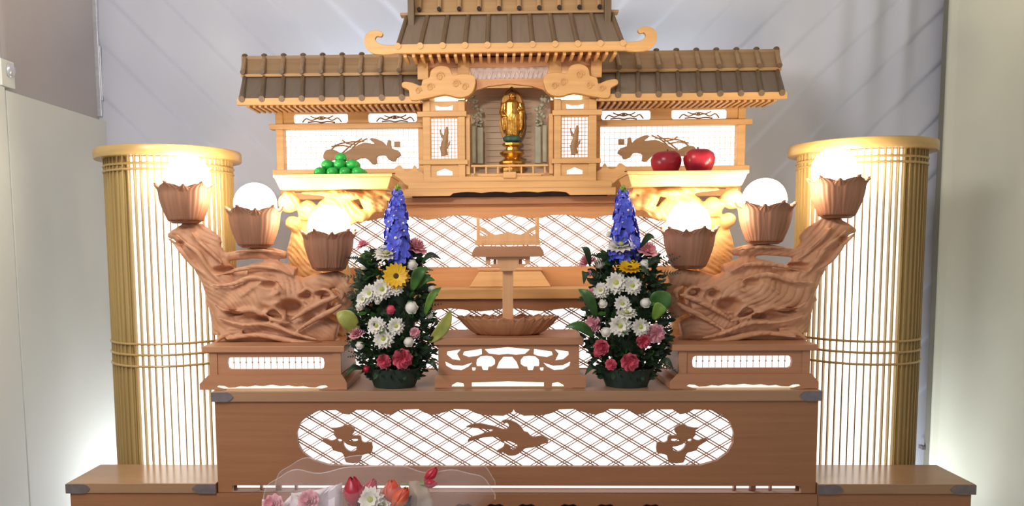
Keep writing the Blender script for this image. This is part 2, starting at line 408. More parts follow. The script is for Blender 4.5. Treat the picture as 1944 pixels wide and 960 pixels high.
# opening: stadium with scalloped upper edge, built on the right half and mirrored
top = [(968,778),(978,783),(995,790),(1030,789),(1048,785),(1062,778),(1090,777),(1108,783),(1130,788),(1146,784),(1158,777),(1196,778),(1212,788),(1226,785),(1240,778),(1278,778),(1292,787),(1306,785),(1318,778),(1350,779),(1372,788),(1388,803),(1395,822),(1394,842),(1384,860),(1362,876),(1330,885),(1240,887),(1100,887),(968,887)]
half = [F_(x, y) for x, y in top]
half = [(max(x, 0.0), z) for x, z in half]; half[0] = (0, half[0][1]); half[-1] = (0, half[-1][1])
ap = half + [(-x, z) for x, z in half[-2:0:-1]]
sl0, sl1 = zc(936, YF), zc(923, YF)
slit = rect(-sx(554, YF), sx(554, YF), sl0, sl1)
link('front_panel', fret([rect(-XB, XB, ZS2+0.001, ZT2), ap, slit], YF+0.008, YF+0.024), brown, t, 0)
MB().box(-XB, XB, YF+0.40, YF+0.41, ZS2+0.001, ZT2).box(-XB, -XB+0.015, YF+0.025, YF+0.399, ZS2+0.001, ZT2).box(XB-0.015, XB, YF+0.025, YF+0.399, ZS2+0.001, ZT2).build_each('side_board', brown, t, 0)
MB().box(-XB-0.006, XB+0.006, YF, YF+0.41, ZT2, ZT).build('top_slab', slab2, t, 0, 0.002)
lattice(-sx(432, YF), sx(432, YF), zc(892, YF), zc(772, YF), YF+0.026, 'lattice', t, brown)
MB().box(-sx(440, YF), sx(440, YF), YF+0.05, YF+0.054, zc(896, YF), zc(768, YF)).build('light_panel', lit, t, 0)
MB().box(-sx(553, YF), sx(553, YF), YF+0.05, YF+0.054, sl0+0.001, sl1+0.006).build('slit_light', lit, t, 0)
m = MB()
for s in (-1, 1):
    for a, b in ((462, 472), (430, 434), (500, 503)): m.box(s*sx(a, YF), s*sx(b, YF), YF+0.03, YF+0.048, sl0, sl1+0.004)
m.build_each('slit_block', brown, t, 0)
corner_plate(-XB-0.007, -XB-0.006+sx(42, YF), ZT2+0.001, ZT-0.002, YF, t)
corner_plate(XB+0.006-sx(42, YF), XB+0.007, ZT2+0.001, ZT-0.002, YF, t, True)
# bird silhouette, traced from a carved board about 8 mm thick
def zpoly(pts, ox, oy, k, Y): return [F_(ox+u/k, oy+v/k, Y) for u, v in pts]
bird = [(180,310),(270,275),(370,262),(480,285),(560,300),(640,325),(700,345),(740,345),(775,325),(785,290),(760,255),(710,255),(680,235),(740,210),(820,225),(900,262),(960,315),(1000,375),(1050,390),(1085,430),(1140,455),(1230,440),(1290,450),(1330,480),(1335,530),(1290,545),(1210,565),(1130,600),(1020,610),(960,660),(880,710),(780,715),(740,690),(690,668),(620,670),(620,645),(700,600),(720,560),(735,550),(800,580),(812,625),(840,640),(890,610),(910,580),(880,550),(800,515),(740,505),(700,525),(650,475),(590,450),(460,455),(340,480),(220,520),(205,505),(240,460),(330,435),(440,400),(530,380),(560,350),(430,340),(300,325)]
b = smooth2d(zpoly(bird, 860, 770, 7.38, YF), 2)
link('carved_bird', fret([b], YF+0.014, YF+0.0245), brown, t, 30)
fl = [(430,225),(480,225),(560,205),(580,195),(640,210),(665,240),(655,270),(640,300),(720,300),(730,345),(760,365),(830,365),(832,460),(790,470),(735,490),(710,555),(585,555),(565,500),(540,460),(460,440),(440,400),(370,355),(355,335),(380,325),(430,345),(465,340),(490,320),(465,290),(470,250)]
fh1 = [(555,350),(590,380),(650,400),(685,405),(670,445),(620,450),(580,425),(560,390)]
fh2 = [(605,340),(650,330),(695,330),(690,350),(650,355),(615,355)]
fh3 = [(500,330),(540,335),(535,355),(510,355)]
for s in (-1, 1):
    lps = [zpoly(q, 540, 770, 5.053, YF) for q in (fl, fh1, fh2, fh3)]
    if s > 0: lps = [mir(q) for q in lps]
    link('carved_peony', fret([smooth2d(q, 2) for q in lps], YF+0.014, YF+0.0245), brown, t, 30)

# ------------------------------------------------------------------ second tier (behind the flowers)
Y2 = 2.78
Z2 = zc(548, Y2); Z2b = zc(567, Y2)
t = thing('altar_middle_tier', 'middle chest behind the flower arrangements with crossed lattice front', 'altar', (0, Y2, ZT-0.3))
X2 = sx(420, Y2)
wv = []
for i in range(25):
    x = -sx(345, Y2)+i*sx(690, Y2)/24; wv.append((x, zc(588, Y2)+0.006*math.cos(i*PI*0.5)))
op = [(-sx(345, Y2), zc(700, Y2)), (sx(345, Y2), zc(700, Y2))]+wv[::-1]
zb2 = 0.86
link('front_panel', fret([rect(-X2, X2, zb2, Z2b), op], Y2+0.01, Y2+0.024), brown, t, 0)
MB().box(-X2, X2, Y2+0.024, Y2+0.034, zb2, zc(706, Y2)).box(-X2, X2, Y2+0.20, Y2+0.21, zb2, Z2b).box(-X2, -X2+0.012, Y2+0.035, Y2+0.199, 0.0, Z2b).box(X2-0.012, X2, Y2+0.035, Y2+0.199, 0.0, Z2b).build_each('side_board', brown, t, 0)
MB().box(-X2-0.01, X2+0.01, Y2-0.004, Y2+0.21, Z2b, Z2).build('top_slab', pale, t, 0, 0.002)
lattice(-sx(350, Y2), sx(350, Y2), zc(704, Y2), zc(584, Y2), Y2+0.026, 'lattice', t, brown, 0.004, 0.0095, 0.052)
MB().box(-sx(352, Y2), sx(352, Y2), Y2+0.05, Y2+0.055, zc(706, Y2), zc(584, Y2)).build('light_panel', lit, t, 0)

# third tier: upper lattice
Y3 = 2.99
Z3 = zc(388, Y3)
t = thing('altar_upper_tier', 'upper chest with scalloped backlit lattice right below the shrine', 'altar', (0, Y3, Z2))
X3 = sx(345, Y3)
tp = []
for px, py in ((968,410),(985,414),(1010,418),(1030,416),(1046,411),(1075,410),(1095,414),(1125,418),(1148,412),(1180,410),(1215,413),(1240,418),(1262,411),(1295,412)):
    v = P(px, py-3, Y3); tp.append((max(0, v.x), v.z))
tp[0] = (0, tp[0][1])
zb = zc(506, Y3)
h = tp+[(tp[-1][0], zb), (0, zb)]; ap3 = h+[(-x, z) for x, z in h[-2:0:-1]]
link('front_panel', fret([rect(-X3, X3, Z2, Z3), ap3], Y3, Y3+0.016), orange, t, 0)
MB().box(-X3, -X3+0.012, Y3+0.017, Y3+0.30, Z2+0.001, Z3).box(X3-0.012, X3, Y3+0.017, Y3+0.30, Z2+0.001, Z3).box(-X3, X3, Y3+0.30, Y3+0.31, Z2+0.001, Z3).build_each('side_board', orange, t, 0)
MB().box(-X3, X3, Y3-0.03, Y3+0.32, Z3, zc(373, Y3-0.03)).build('top_slab', brown, t, 0, 0.002)
lattice(-sx(325, Y3), sx(325, Y3), zb-0.01, zc(402, Y3), Y3+0.018, 'lattice', t, brown, 0.004, 0.010, 0.055, 33)
MB().box(-sx(330, Y3), sx(330, Y3), Y3+0.045, Y3+0.05, zb-0.015, zc(400, Y3)).build('light_panel', lit, t, 0)
t = thing('step_block', 'small pale trapezoid wooden step on the middle tier below the upper lattice', 'step', (0, Y3-0.07, Z2))
y0, y1 = Y3-0.10, Y3-0.008
xa, xb = sx(78, y0), sx(58, y0); za = Z2+0.001; zz = zc(514, y0)
MB().hexa([(-xa, y0, za), (xa, y0, za), (xa, y1, za), (-xa, y1, za)], [(-xb, y0+0.01, zz), (xb, y0+0.01, zz), (xb, y1, zz), (-xb, y1, zz)]).build('block', pale, t, 0, 0.002)
MB().box(-xb-0.006, xb+0.006, y0+0.004, y1, zz+0.0005, zz+0.008).build('cap', orange, t, 0, 0.001)
ZSH = zc(373, Y3-0.03)      # shrine stands here

# ------------------------------------------------------------------ shrine
YC, YW = 2.93, 3.06
t = thing('altar_shrine', 'pale wooden temple-shaped shrine with roofs and backlit wings at the top of the altar', 'shrine', (0, YC+0.1, ZSH))
S = t
# platform
m = MB()
xs = lambda d, Y=YC: sx(d, Y)
m.box(-xs(190), xs(190), YC-0.02, YC+0.30, zc(358, YC), zc(345, YC))
m.box(-xs(162), xs(162), YC+0.0, YC+0.29, zc(345, YC), zc(334, YC))
m.build('platform', pale, S, 0, 0.002)
zlo = ZSH+0.001
lp = [(-xs(196), zlo), (-xs(112), zlo)]
for i in range(17):
    x = -xs(105)+i*xs(210)/16; lp.append((x, zlo+0.010+0.004*abs(math.sin(i*PI/4))))
lp += [(xs(112), zlo), (xs(196), zlo), (xs(196), zc(358, YC)), (-xs(196), zc(358, YC))]
link('scalloped_apron', fret([lp], YC-0.03, YC-0.015), pale, S, 0)
MB().box(-xs(185), xs(185), YC+0.02, YC+0.29, zlo, zc(358, YC)).build('recess_shade', black, S, 0)  # near-black block painting the shade in the gap under the platform
# wings
xw = lambda d: sx(d, YW)
for s in (-1, 1):
    g = S
    def bx(m, d0, d1, y0, y1, yy=YW, dep=0.03, Y=YW): m.box(s*xw(d0), s*xw(d1), yy, yy+dep, zc(y1, Y), zc(y0, Y))
    m = MB(); bx(m, 424, 438, 205, 332); bx(m, 158, 170, 205, 332); m.build_each('wing_post', pale, g, 0, 0.002)
    m = MB(); bx(m, 158, 438, 194, 208, YW-0.004, 0.036); m.build('head_beam', pale, g, 0, 0.002)
    m = MB(); bx(m, 158, 449, 231, 241, YW-0.008, 0.04); m.build('middle_rail', pale, g, 0, 0.002)
    m = MB(); bx(m, 158, 446, 318, 327, YW-0.008, 0.04); m.build('bottom_rail', pale, g, 0, 0.002)
    zb_ = zc(327, YW)
    MB().box(s*xw(150), s*xw(432), YW+0.0, YW+0.16, zlo, zb_-0.001).build('wing_base', pale, g, 0, 0.002)
    MB().box(s*xw(424), s*xw(438), YW+0.031, YW+0.16, zb_, zc(205, YW)).box(s*xw(160), s*xw(438), YW+0.15, YW+0.16, zb_, zc(205, YW)).build_each('wing_wall', pale, g, 0)
    # transom windows
    m = MB()
    holes = []
    for d0, d1 in ((302, 405), (165, 264)):
        x0, x1 = sorted((s*xw(d0), s*xw(d1))); holes.append((x0, x1))
    z0, z1 = zc(229, YW), zc(211, YW)
    rr = lambda x0, x1, z0, z1, r: [(x0+r, z0), (x1-r, z0), (x1, z0+r), (x1, z1-r), (x1-r, z1), (x0+r, z1), (x0, z1-r), (x0, z0+r)]
    a_, b_ = sorted((s*xw(170), s*xw(424)))
    link('transom_frame', fret([rect(a_, b_, zc(232, YW), zc(207, YW))]+[rr(x0 if x0 > a_ else a_+0.004, x1 if x1 < b_ else b_-0.004, z0, z1, 0.006) for x0, x1 in holes], YW+0.008, YW+0.022), pale, g, 0)
    for x0, x1 in holes:
        m = MB(); W = x1-x0; zm = (z0+z1)/2; H = z1-z0
        def st(pts, r): m.tube([(x0+W*a, YW+0.022, z0+H*b) for a, b in smooth2d(pts, 4, False)], r, 6)
        st([(0.15,0.15),(0.22,0.55),(0.32,0.35),(0.42,0.55),(0.5,0.45),(0.6,0.6),(0.7,0.35),(0.8,0.6),(0.87,0.15)], 0.0026)
        st([(0.3,0.8),(0.4,0.6),(0.5,0.75),(0.62,0.6),(0.72,0.85)], 0.0024)
        st([(0.25,0.15),(0.4,0.22),(0.5,0.12),(0.62,0.22),(0.75,0.12)], 0.0028)
        m.ell((x0+W*0.5, YW+0.022, zm+H*0.05), 0.008, 0.003, 0.005, 8); m.build('cloud_fretwork', frieze_m, g)
    MB().box(a_, b_, YW+0.045, YW+0.048, zc(316, YW), zc(209, YW)).build('light_panel', lit, g, 0)
    # gridded panel
    m = MB(); z0, z1 = zc(318, YW), zc(241, YW)
    for i in range(1, 7): zz = z0+(z1-z0)*i/7; m.box(a_, b_, YW+0.025, YW+0.0265, zz-0.0007, zz+0.0007)
    k = 26
    for i in range(1, k): x = a_+(b_-a_)*i/k; m.box(x-0.0006, x+0.0006, YW+0.027, YW+0.0285, z0, z1)
    m.build('panel_grid', carved, g, 0)
    dr = [(415,715),(420,695),(430,683),(455,680),(480,690),(500,700),(520,690),(560,668),(600,650),(640,655),(650,650),(628,632),(650,630),(690,648),(705,665),(710,640),(722,640),(725,675),(755,685),(768,705),(750,715),(742,732),(715,725),(700,705),(672,705),(655,715),(658,740),(640,745),(618,722),(590,715),(560,728),(530,725),(500,735),(480,722),(450,728),(428,728)]
    dz = [zpoly(q, 440, 0, 2.4, YW) for q in (dr, [(738,642),(765,642),(765,668),(738,668)])]
    extra = [[(440,690),(480,655),(540,645),(600,640)],[(500,695),(540,660),(590,628)],[(540,680),(570,650),(615,628)],[(450,665),(500,660),(540,668)],[(500,635),(520,650),(560,655)],[(440,700),(455,675),(470,655)]]
    dz = [[(x, z+0.0) for x, z in q] for q in dz]
    if s > 0: dz = [mir(q) for q in dz]
    m = MB()
    for q in extra:
        pp = [F_(440+u/2.4, v/2.4, YW) for u, v in q]; pp = [((-x if s > 0 else x), z) for x, z in pp]
        m.tube([(x, YW+0.016, z) for x, z in smooth2d(pp, 3, False)], [0.0032]*3+[0.0028]*(3*(len(pp)-1)-2), 6)
    m.build('dragon_plume', frieze_m, g)
    link('carved_dragon', fret([smooth2d(dz[0], 2)], YW+0.010, YW+0.022, 0.0015), frieze_m, g, 30)
    link('carved_cloud_block', fret([dz[1]], YW+0.012, YW+0.022), frieze_m, g, 30)
    # inner stair bracket between wing and centre
    st = [(160,330),(160,350),(192,350),(205,338),(222,334),(214,328),(216,318),(205,312),(198,322),(185,322),(178,312),(172,322)]
    link('scroll_bracket', fret([smooth2d([(s*sx(a, YC+0.03), zc(b_2, YC+0.03)) for a, b_2 in st], 3)], YC+0.03, YC+0.045, 0.001), pale, g, 30)
    # wing roof
    ye0, ye1, yu0, yu1 = YW-0.15, YW+0.0, YW-0.005, YW+0.10
    ze, zm1, zu0, zu1 = zc(182, ye0), zc(140, ye1), zc(136, yu0), zc(104, yu1)
    def quadx(m, dA, dB, ya, za, yb, zb, th):     # slope slab from inner d to outer d
        for (i0, o0, i1, o1) in ((dA[0], dA[1], dB[0], dB[1]),):
            p = [(s*sx(i0, ya), ya, za), (s*sx(o0, ya), ya, za), (s*sx(o1, yb), yb, zb), (s*sx(i1, yb), yb, zb)]
            m.hexa([(a, b2, c-th) for a, b2, c in p], p)
    m = MB(); quadx(m, (165, 508), (168, 497), ye0, ze, ye1, zm1, 0.008); m.build('roof_slope', tile, g, 0)
    m = MB(); quadx(m, (150, 500), (168, 497), yu0, zu0, yu1, zu1, 0.008); m.build('upper_roof_slope', band_m, g, 0)
    m = MB(); m.box(s*sx(165, ye0), s*sx(510, ye0), ye0-0.008, ye0+0.008, zc(194, ye0), zc(181, ye0)); m.build('eave_board', pale, g, 0, 0.0015)
    m = MB(); m.box(s*sx(165, YW), s*sx(499, YW), YW-0.012, YW+0.006, zc(141, YW), zc(135, YW)); m.build('ledge', pale, g, 0, 0.0015)
    m = MB(); m.box(s*sx(150, yu1), s*sx(497, yu1), yu1-0.006, yu1+0.02, zu1-0.008, zu1+0.008); m.build('ridge', band_m, g, 0, 0.0015)
    m1, m2, m3 = MB(), MB(), MB()
    for i in range(10):
        dA = 500-i*37.5; dB = 493-i*36.5
        if dA < 160: continue
        pa = Vector((s*sx(dA, ye0), ye0, ze+0.002)); pb = Vector((s*sx(dB, ye1), ye1, zm1+0.002))
        m1.tube([pa, pb], 0.0085, 8)
        pc = Vector((s*sx(dB+2, yu0), yu0-0.012, zu0+0.010)); pd = Vector((s*sx(dB-2, yu1), yu1, zu1+0.002))
        m2.tube([pc, pd], 0.0085, 8)
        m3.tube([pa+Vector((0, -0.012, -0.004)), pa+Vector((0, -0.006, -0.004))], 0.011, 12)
        m3.tube([pc+Vector((0, -0.004, -0.002)), pc+Vector((0, 0.0, -0.002))], 0.0095, 12)  # dark end discs put the shade at the rib base into colour
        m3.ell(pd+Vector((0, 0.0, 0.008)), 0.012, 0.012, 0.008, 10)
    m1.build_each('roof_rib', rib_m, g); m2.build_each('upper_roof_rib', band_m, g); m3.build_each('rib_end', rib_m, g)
    m = MB(); k = 30
    for i in range(k):
        x = s*sx(172+i*(325/k), ye0+0.03); m.box(x-0.005, x+0.005, ye0+0.01, YW-0.005, zc(199, ye0+0.02), zc(194, ye0+0.02)+0.004)
    m.build_each('rafter', pale, g, 0)
    m = MB(); m.hexa([(s*sx(160, ye0), ye0+0.006, zc(193, ye0)), (s*sx(500, ye0), ye0+0.006, zc(193, ye0)), (s*sx(440, YW), YW, zc(196, YW)), (s*sx(160, YW), YW, zc(196, YW))],
                     [(s*sx(160, ye0), ye0+0.006, zc(190, ye0)), (s*sx(500, ye0), ye0+0.006, zc(190, ye0)), (s*sx(440, YW), YW, zc(193, YW)), (s*sx(160, YW), YW, zc(193, YW))]); m.build('soffit', band_m, g, 0)
    m = MB(); m.hexa([(s*sx(165, ye1), ye1, zm1-0.01), (s*sx(495, ye1), ye1, zm1-0.01), (s*sx(495, yu1), yu1+0.02, zm1-0.01), (s*sx(165, yu1), yu1+0.02, zm1-0.01)],
                     [(s*sx(165, ye1), yu1-0.01, zu1-0.02), (s*sx(492, yu1), yu1-0.01, zu1-0.02), (s*sx(492, yu1), yu1+0.02, zu1-0.01), (s*sx(165, yu1), yu1+0.02, zu1-0.01)]); m.build('roof_core', band_m, g, 0)

    # centre posts
    q = lambda d0, d1, y0, y1, yy, dep, m: m.box(s*xs(d0), s*xs(d1), yy, yy+dep, zc(y1, YC), zc(y0, YC))
    for d0, d1 in ((148, 162), (83, 96)):
        m = MB(); q(d0, d1, 188, 336, YC, 0.02, m); m.build_each('pillar', pale, g, 0, 0.002)
    m = MB(); q(80, 172, 210, 220, YC-0.006, 0.03, m); m.build('upper_tie_beam', pale, g, 0, 0.0015)
    m = MB(); q(78, 170, 302, 311, YC-0.006, 0.03, m); m.build('lower_tie_beam', pale, g, 0, 0.0015)
    x0, x1 = sorted((s*xs(96), s*xs(148)))
    za_, zb2_ = zc(301, YC), zc(221, YC)
    wi = rect(x0+0.004, x1-0.004, za_+0.004, zb2_-0.004)
    up = [(x0+0.02, zc(207, YC)), (x1-0.02, zc(207, YC)), (x1-0.018, zc(197, YC)), ((x0+x1)/2+0.012, zc(200, YC)), ((x0+x1)/2-0.012, zc(200, YC)), (x0+0.018, zc(197, YC))]
    lo = [(x0+0.022, zc(331, YC)), (x1-0.022, zc(331, YC)), (x1-0.022, zc(324, YC)), ((x0+x1)/2, zc(318, YC)), (x0+0.022, zc(324, YC))]
    link('window_board', fret([rect(x0, x1, zc(336, YC), zc(190, YC)), wi, up, lo], YC+0.006, YC+0.014), pale, g, 0)
    MB().box(x0, x1, YC+0.035, YC+0.038, zc(334, YC), zc(192, YC)).build('side_light_panel', lit, g, 0)
    m = MB()
    for i in range(1, 8): xx = x0+(x1-x0)*i/8; m.box(xx-0.0012, xx+0.0012, YC+0.016, YC+0.018, za_, zb2_)
    for i in range(1, 11): zz = za_+(zb2_-za_)*i/11; m.box(x0, x1, YC+0.018, YC+0.0195, zz-0.0011, zz+0.0011)
    m.build('window_grid', ped_m, g, 0)
    m = MB(); xm = (x0+x1)/2
    z_ = lambda y: zc(y, YC)
    m.tube([(xm, YC+0.013, z_(293)), (xm-0.004, YC+0.013, z_(280)), (xm+0.003, YC+0.013, z_(262)), (xm+0.008, YC+0.013, z_(248)), (xm+0.010, YC+0.013, z_(238))], [0.012, 0.013, 0.010, 0.008, 0.004], 8, 0.35)
    m.tube([(xm, YC+0.013, z_(262)), (xm-0.012, YC+0.013, z_(252)), (xm-0.016, YC+0.013, z_(244))], [0.006, 0.004, 0.002], 8, 0.5)
    m.tube([(xm-0.004, YC+0.013, z_(284)), (xm+0.016, YC+0.013, z_(272)), (xm+0.02, YC+0.013, z_(266))], [0.006, 0.004, 0.002], 8, 0.5)
    m.tube([(xm, YC+0.013, z_(285)), (xm-0.018, YC+0.013, z_(276))], [0.006, 0.002], 8, 0.5)
    m.build('carved_plant', frieze_m, g)
    # cloud bracket under the big eave
    cb = [(64,150),(70,178),(92,186),(118,180),(150,186),(180,190),(184,172),(196,165),(194,158),(178,160),(162,166),(158,154),(146,150),(142,136),(128,128),(112,132),(104,146),(86,144)]
    pts = smooth2d([(s*xs(a), zc(b_2, YC)) for a, b_2 in cb], 3)
    link('cloud_bracket', fret([pts], YC-0.035, YC-0.010, 0.003), pale, g, 30)
    m = MB()
    for ax, az, r in ((128,148,9),(98,162,8),(168,174,7),(146,168,8),(82,168,7)):
        c = [(s*xs(ax)+r*0.0019*(1-i/14)*math.cos(i*0.75), YC-0.040, zc(az, YC)+r*0.0019*(1-i/14)*math.sin(i*0.75)) for i in range(12)]
        m.tube(c, 0.0028, 6)
    m.build_each('bracket_scroll', pale, g)
    m = MB(); q(150, 170, 112, 150, YC-0.012, 0.03, m); q(140, 168, 108, 114, YC-0.03, 0.05, m); m.build('bracket_block', pale, g, 0, 0.0015)
    # niche side columns + door
    m = MB(); q(50, 62, 232, 305, YC+0.10, 0.02, m); q(64, 72, 232, 305, YC+0.07, 0.02, m); m.build_each('niche_column', column_m, g, 0, 0.003)
    m = MB()
    rf = random.Random(4)
    for k2 in range(34):
        yy = rf.uniform(170, 230); dx = 52+16*rf.random()+(10 if yy < 190 else 0)
        m.ell((s*xs(dx), YC+0.10+rf.uniform(-.012, .012), zc(yy, YC)), rf.uniform(.005, .010), 0.006, rf.uniform(.004, .008), 8, Matrix.Rotation(rf.uniform(-1, 1), 3, 'Y'))
    m.build('carved_foliage', column_m, g)
    m = MB(); q(74, 82, 215, 330, YC+0.012, 0.10, m); m.build('inner_jamb', pale, g, 0, 0.0015)
# niche
nm = MB(); nm.box(-xs(82), xs(82), YC+0.16, YC+0.166, zc(334, YC), zc(150, YC)); nm.build('niche_back', niche_m, S, 0)
nm = MB()
for i in range(14): zz = zc(165+i*12, YC); nm.box(-xs(44), xs(44), YC+0.156, YC+0.1595, zz-0.004, zz+0.003)
nm.build('niche_slats', niche_m, S, 0)
MB().box(-xs(82), xs(82), YC+0.02, YC+0.165, zc(334, YC), zc(327, YC)).box(-xs(60), xs(60), YC+0.0, YC+0.02, zc(334, YC), zc(329, YC)).build('niche_floor', pale, S, 0, 0.002)
m = MB()
for i in range(7):
    x = (-1+i/3)*xs(66); m.box(x-0.003, x+0.003, YC+0.002, YC+0.010, zc(329, YC), zc(316, YC))
m.box(-xs(72), xs(72), YC+0.0, YC+0.012, zc(316, YC), zc(312, YC)); m.build('balustrade', pale, S, 0, 0.001)
MB().box(-xs(12), xs(12), YC-0.01, YC-0.002, zc(338, YC), zc(326, YC)).build('front_block', pale, S, 0, 0.002)
arch = [(-xs(83), zc(150, YC)), (-xs(83), zc(190, YC)), (-xs(76), zc(182, YC)), (-xs(62), zc(170, YC)), (-xs(40), zc(163, YC)), (0, zc(158, YC)), (xs(40), zc(163, YC)), (xs(62), zc(170, YC)), (xs(76), zc(182, YC)), (xs(83), zc(190, YC)), (xs(83), zc(150, YC))]
link('niche_arch', fret([arch], YC, YC+0.014, 0.001), orange, S, 30)
m = MB(); m.box(-xs(72), xs(72), YC+0.012, YC+0.016, zc(155, YC), zc(126, YC)); m.build('transom_net', net_m, S, 0)
m = MB()
for i in range(17):
    x = -xs(68)+i*xs(136)/16
    m.tube([(x-0.006, YC+0.010, zc(152, YC)), (x, YC+0.008, zc(143, YC)), (x+0.006, YC+0.010, zc(134, YC))], 0.0016, 5)
    m.tube([(x+0.006, YC+0.010, zc(152, YC)), (x, YC+0.008, zc(143, YC)), (x-0.006, YC+0.010, zc(134, YC))], 0.0016, 5)
m.build('transom_fretwork', net_m, S)
MB().box(-xs(170), xs(170), YC-0.002, YC+0.02, zc(126, YC), zc(108, YC)).build('main_beam', beam_m, S, 0, 0.002)
MB().box(-xs(96), -xs(74), YC-0.012, YC-0.003, zc(160, YC), zc(104, YC)).box(xs(74), xs(96), YC-0.012, YC-0.003, zc(160, YC), zc(104, YC)).build_each('beam_strut', pale, S, 0, 0.002)
MB().box(-xs(162), -xs(150), YC+0.021, YC+0.30, zc(334, YC), zc(112, YC)).box(xs(150), xs(162), YC+0.021, YC+0.30, zc(334, YC), zc(112, YC)).box(-xs(150), xs(150), YC+0.29, YC+0.30, zc(334, YC), zc(112, YC)).build('shrine_wall', pale, S, 0)
MB().box(-xs(150), xs(150), YC+0.021, YC+0.289, zc(112, YC), zc(108, YC)).build('shrine_ceiling', pale, S, 0)
# main roof
ye0, ye1 = YC-0.13, YC+0.03
ze, zm1 = zc(84, ye0), zc(26, ye1)
p = [(-sx(211, ye0), ye0, ze), (sx(211, ye0), ye0, ze), (sx(190, ye1), ye1, zm1), (-sx(190, ye1), ye1, zm1)]
MB().hexa([(a, b_, c-0.008) for a, b_, c in p], p).build('main_roof_slope', tile, S, 0)
MB().box(-sx(214, ye0), sx(214, ye0), ye0-0.01, ye0+0.008, zc(99, ye0), zc(82, ye0)).build('main_eave_board', pale, S, 0, 0.002)
for s in (-1, 1):
    cu = [(213,98),(213,86),(232,84),(244,80),(250,72),(246,65),(238,66),(236,60),(248,56),(262,60),(268,72),(266,86),(256,96),(240,100)]
    link('eave_curl', fret([smooth2d([(s*sx(a, ye0), zc(b_, ye0)) for a, b_ in cu], 3)], ye0-0.008, ye0+0.006, 0.002), pale, S, 30)
m1, m3 = MB(), MB()
for i in range(11):
    u = -1+i/5
    pa = Vector((u*sx(207, ye0), ye0, ze+0.002)); pb = Vector((u*sx(187, ye1), ye1, zm1+0.002))
    m1.tube([pa, pb], 0.0085, 8); m3.tube([pa+Vector((0, -0.015, -0.006)), pa+Vector((0, -0.006, -0.006))], 0.011, 12)
m1.build_each('main_roof_rib', rib_m, S); m3.build_each('main_rib_end', pale, S)
m = MB(); k = 26
for i in range(k):
    x = -sx(195, ye0)+i*sx(390, ye0)/(k-1); m.box(x-0.005, x+0.005, ye0+0.01, YC-0.003, zc(107, ye0+0.02), zc(99, ye0+0.02))
m.build_each('main_rafter', pale, S, 0)
p = [(-sx(205, ye0), ye0+0.009, zc(97, ye0)), (sx(205, ye0), ye0+0.009, zc(97, ye0)), (sx(180, YC), YC+0.02, zc(104, YC)), (-sx(180, YC), YC+0.02, zc(104, YC))]
MB().hexa(p, [(a, b_, c+0.006) for a, b_, c in p]).build('main_soffit', orange, S, 0)
MB().box(-sx(200, ye1), sx(200, ye1), ye1-0.02, ye1+0.02, zc(26, ye1-0.02), zc(21, ye1-0.02)).build('main_ledge', band_m, S, 0, 0.0015)
MB().hexa([(-sx(180, ye1), ye1, zc(100, YC)), (sx(180, ye1), ye1, zc(100, YC)), (sx(180, ye1), YC+0.30, zc(100, YC)), (-sx(180, ye1), YC+0.30, zc(100, YC))],
          [(-sx(180, ye1), ye1+0.02, zm1-0.01), (sx(180, ye1), ye1+0.02, zm1-0.01), (sx(180, ye1), YC+0.26, zm1-0.01), (-sx(180, ye1), YC+0.26, zm1-0.01)]).build('main_roof_core', band_m, S, 0)
zr0 = zc(21, ye1-0.02)
p = [(-sx(183, ye1), ye1-0.004, zr0), (sx(183, ye1), ye1-0.004, zr0), (sx(183, ye1), YC+0.22, zr0), (-sx(183, ye1), YC+0.22, zr0)]
MB().hexa(p, [(-sx(178, ye1), ye1+0.07, zr0+0.16), (sx(178, ye1), ye1+0.07, zr0+0.16), (sx(178, ye1), ye1+0.10, zr0+0.16), (-sx(178, ye1), ye1+0.10, zr0+0.16)]).build('top_roof', band_m, S, 0)
m, m2 = MB(), MB()
for i in range(10):
    x = -sx(165, ye1)+i*sx(330, ye1)/9*1.0
    m.tube([(x, ye1-0.012, zr0+0.012), (x, ye1+0.064, zr0+0.17)], 0.0085, 8)
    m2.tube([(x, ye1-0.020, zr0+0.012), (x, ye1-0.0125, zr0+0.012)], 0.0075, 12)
m.build_each('top_roof_rib', band_m, S); m2.build_each('top_rib_end', black, S)  # black ends paint the shade at the foot of the top ribs
for s in (-1, 1):
    MB().box(s*sx(172, ye1), s*sx(184, ye1), ye1-0.055, ye1-0.022, zc(52, ye1-0.05), zr0+0.14).build('ridge_end_board', rib_m, S, 0, 0.003)

# ------------------------------------------------------------------ golden standing figure in the niche
YS = YC+0.09
zs = lambda y: P(971, y, YS).z
k = YS/F
xc = P(972, 250, YS).x
t = thing('buddha_statue', 'small golden standing Buddha figure on a green and gold lotus pedestal in the shrine niche', 'statue', (xc, YS, zc(327, YC)))
zb = zc(327, YC)+0.0005; Hs = zs(176)-zb
m = MB()
base = [(26,327),(26,320),(22,318),(22,314),(27,311),(27,307),(19,303),(15,299),(20,296),(26,292),(24,288),(13,285),(12,280),(20,276),(20,272),(12,270)]
m.lathe([(r*k*0.9, max(zs(y), zb)-0) for r, y in base], (xc, YS, 0), 8, 1, 0.8).build('pedestal', gold, t, 30)
def lf(r, z, a): return r*(1+0.12*abs(math.sin(4*a))), z
MB().lathe([(9*k, zs(270)), (15*k, zs(267)), (16*k, zs(262)), (13*k, zs(259)), (4*k, zs(259))], (xc, YS, 0), 32, 1, 0.8, lf).build('lotus_seat', jade, t)
m = MB()
m.lathe([(12*k, zs(259)), (13*k, zs(250)), (15*k, zs(235)), (17*k, zs(218)), (16*k, zs(205)), (15*k, zs(195)), (9*k, zs(190)), (5*k, zs(188)), (4.5*k, zs(184))], (xc, YS, 0), 20, 1, 0.62)
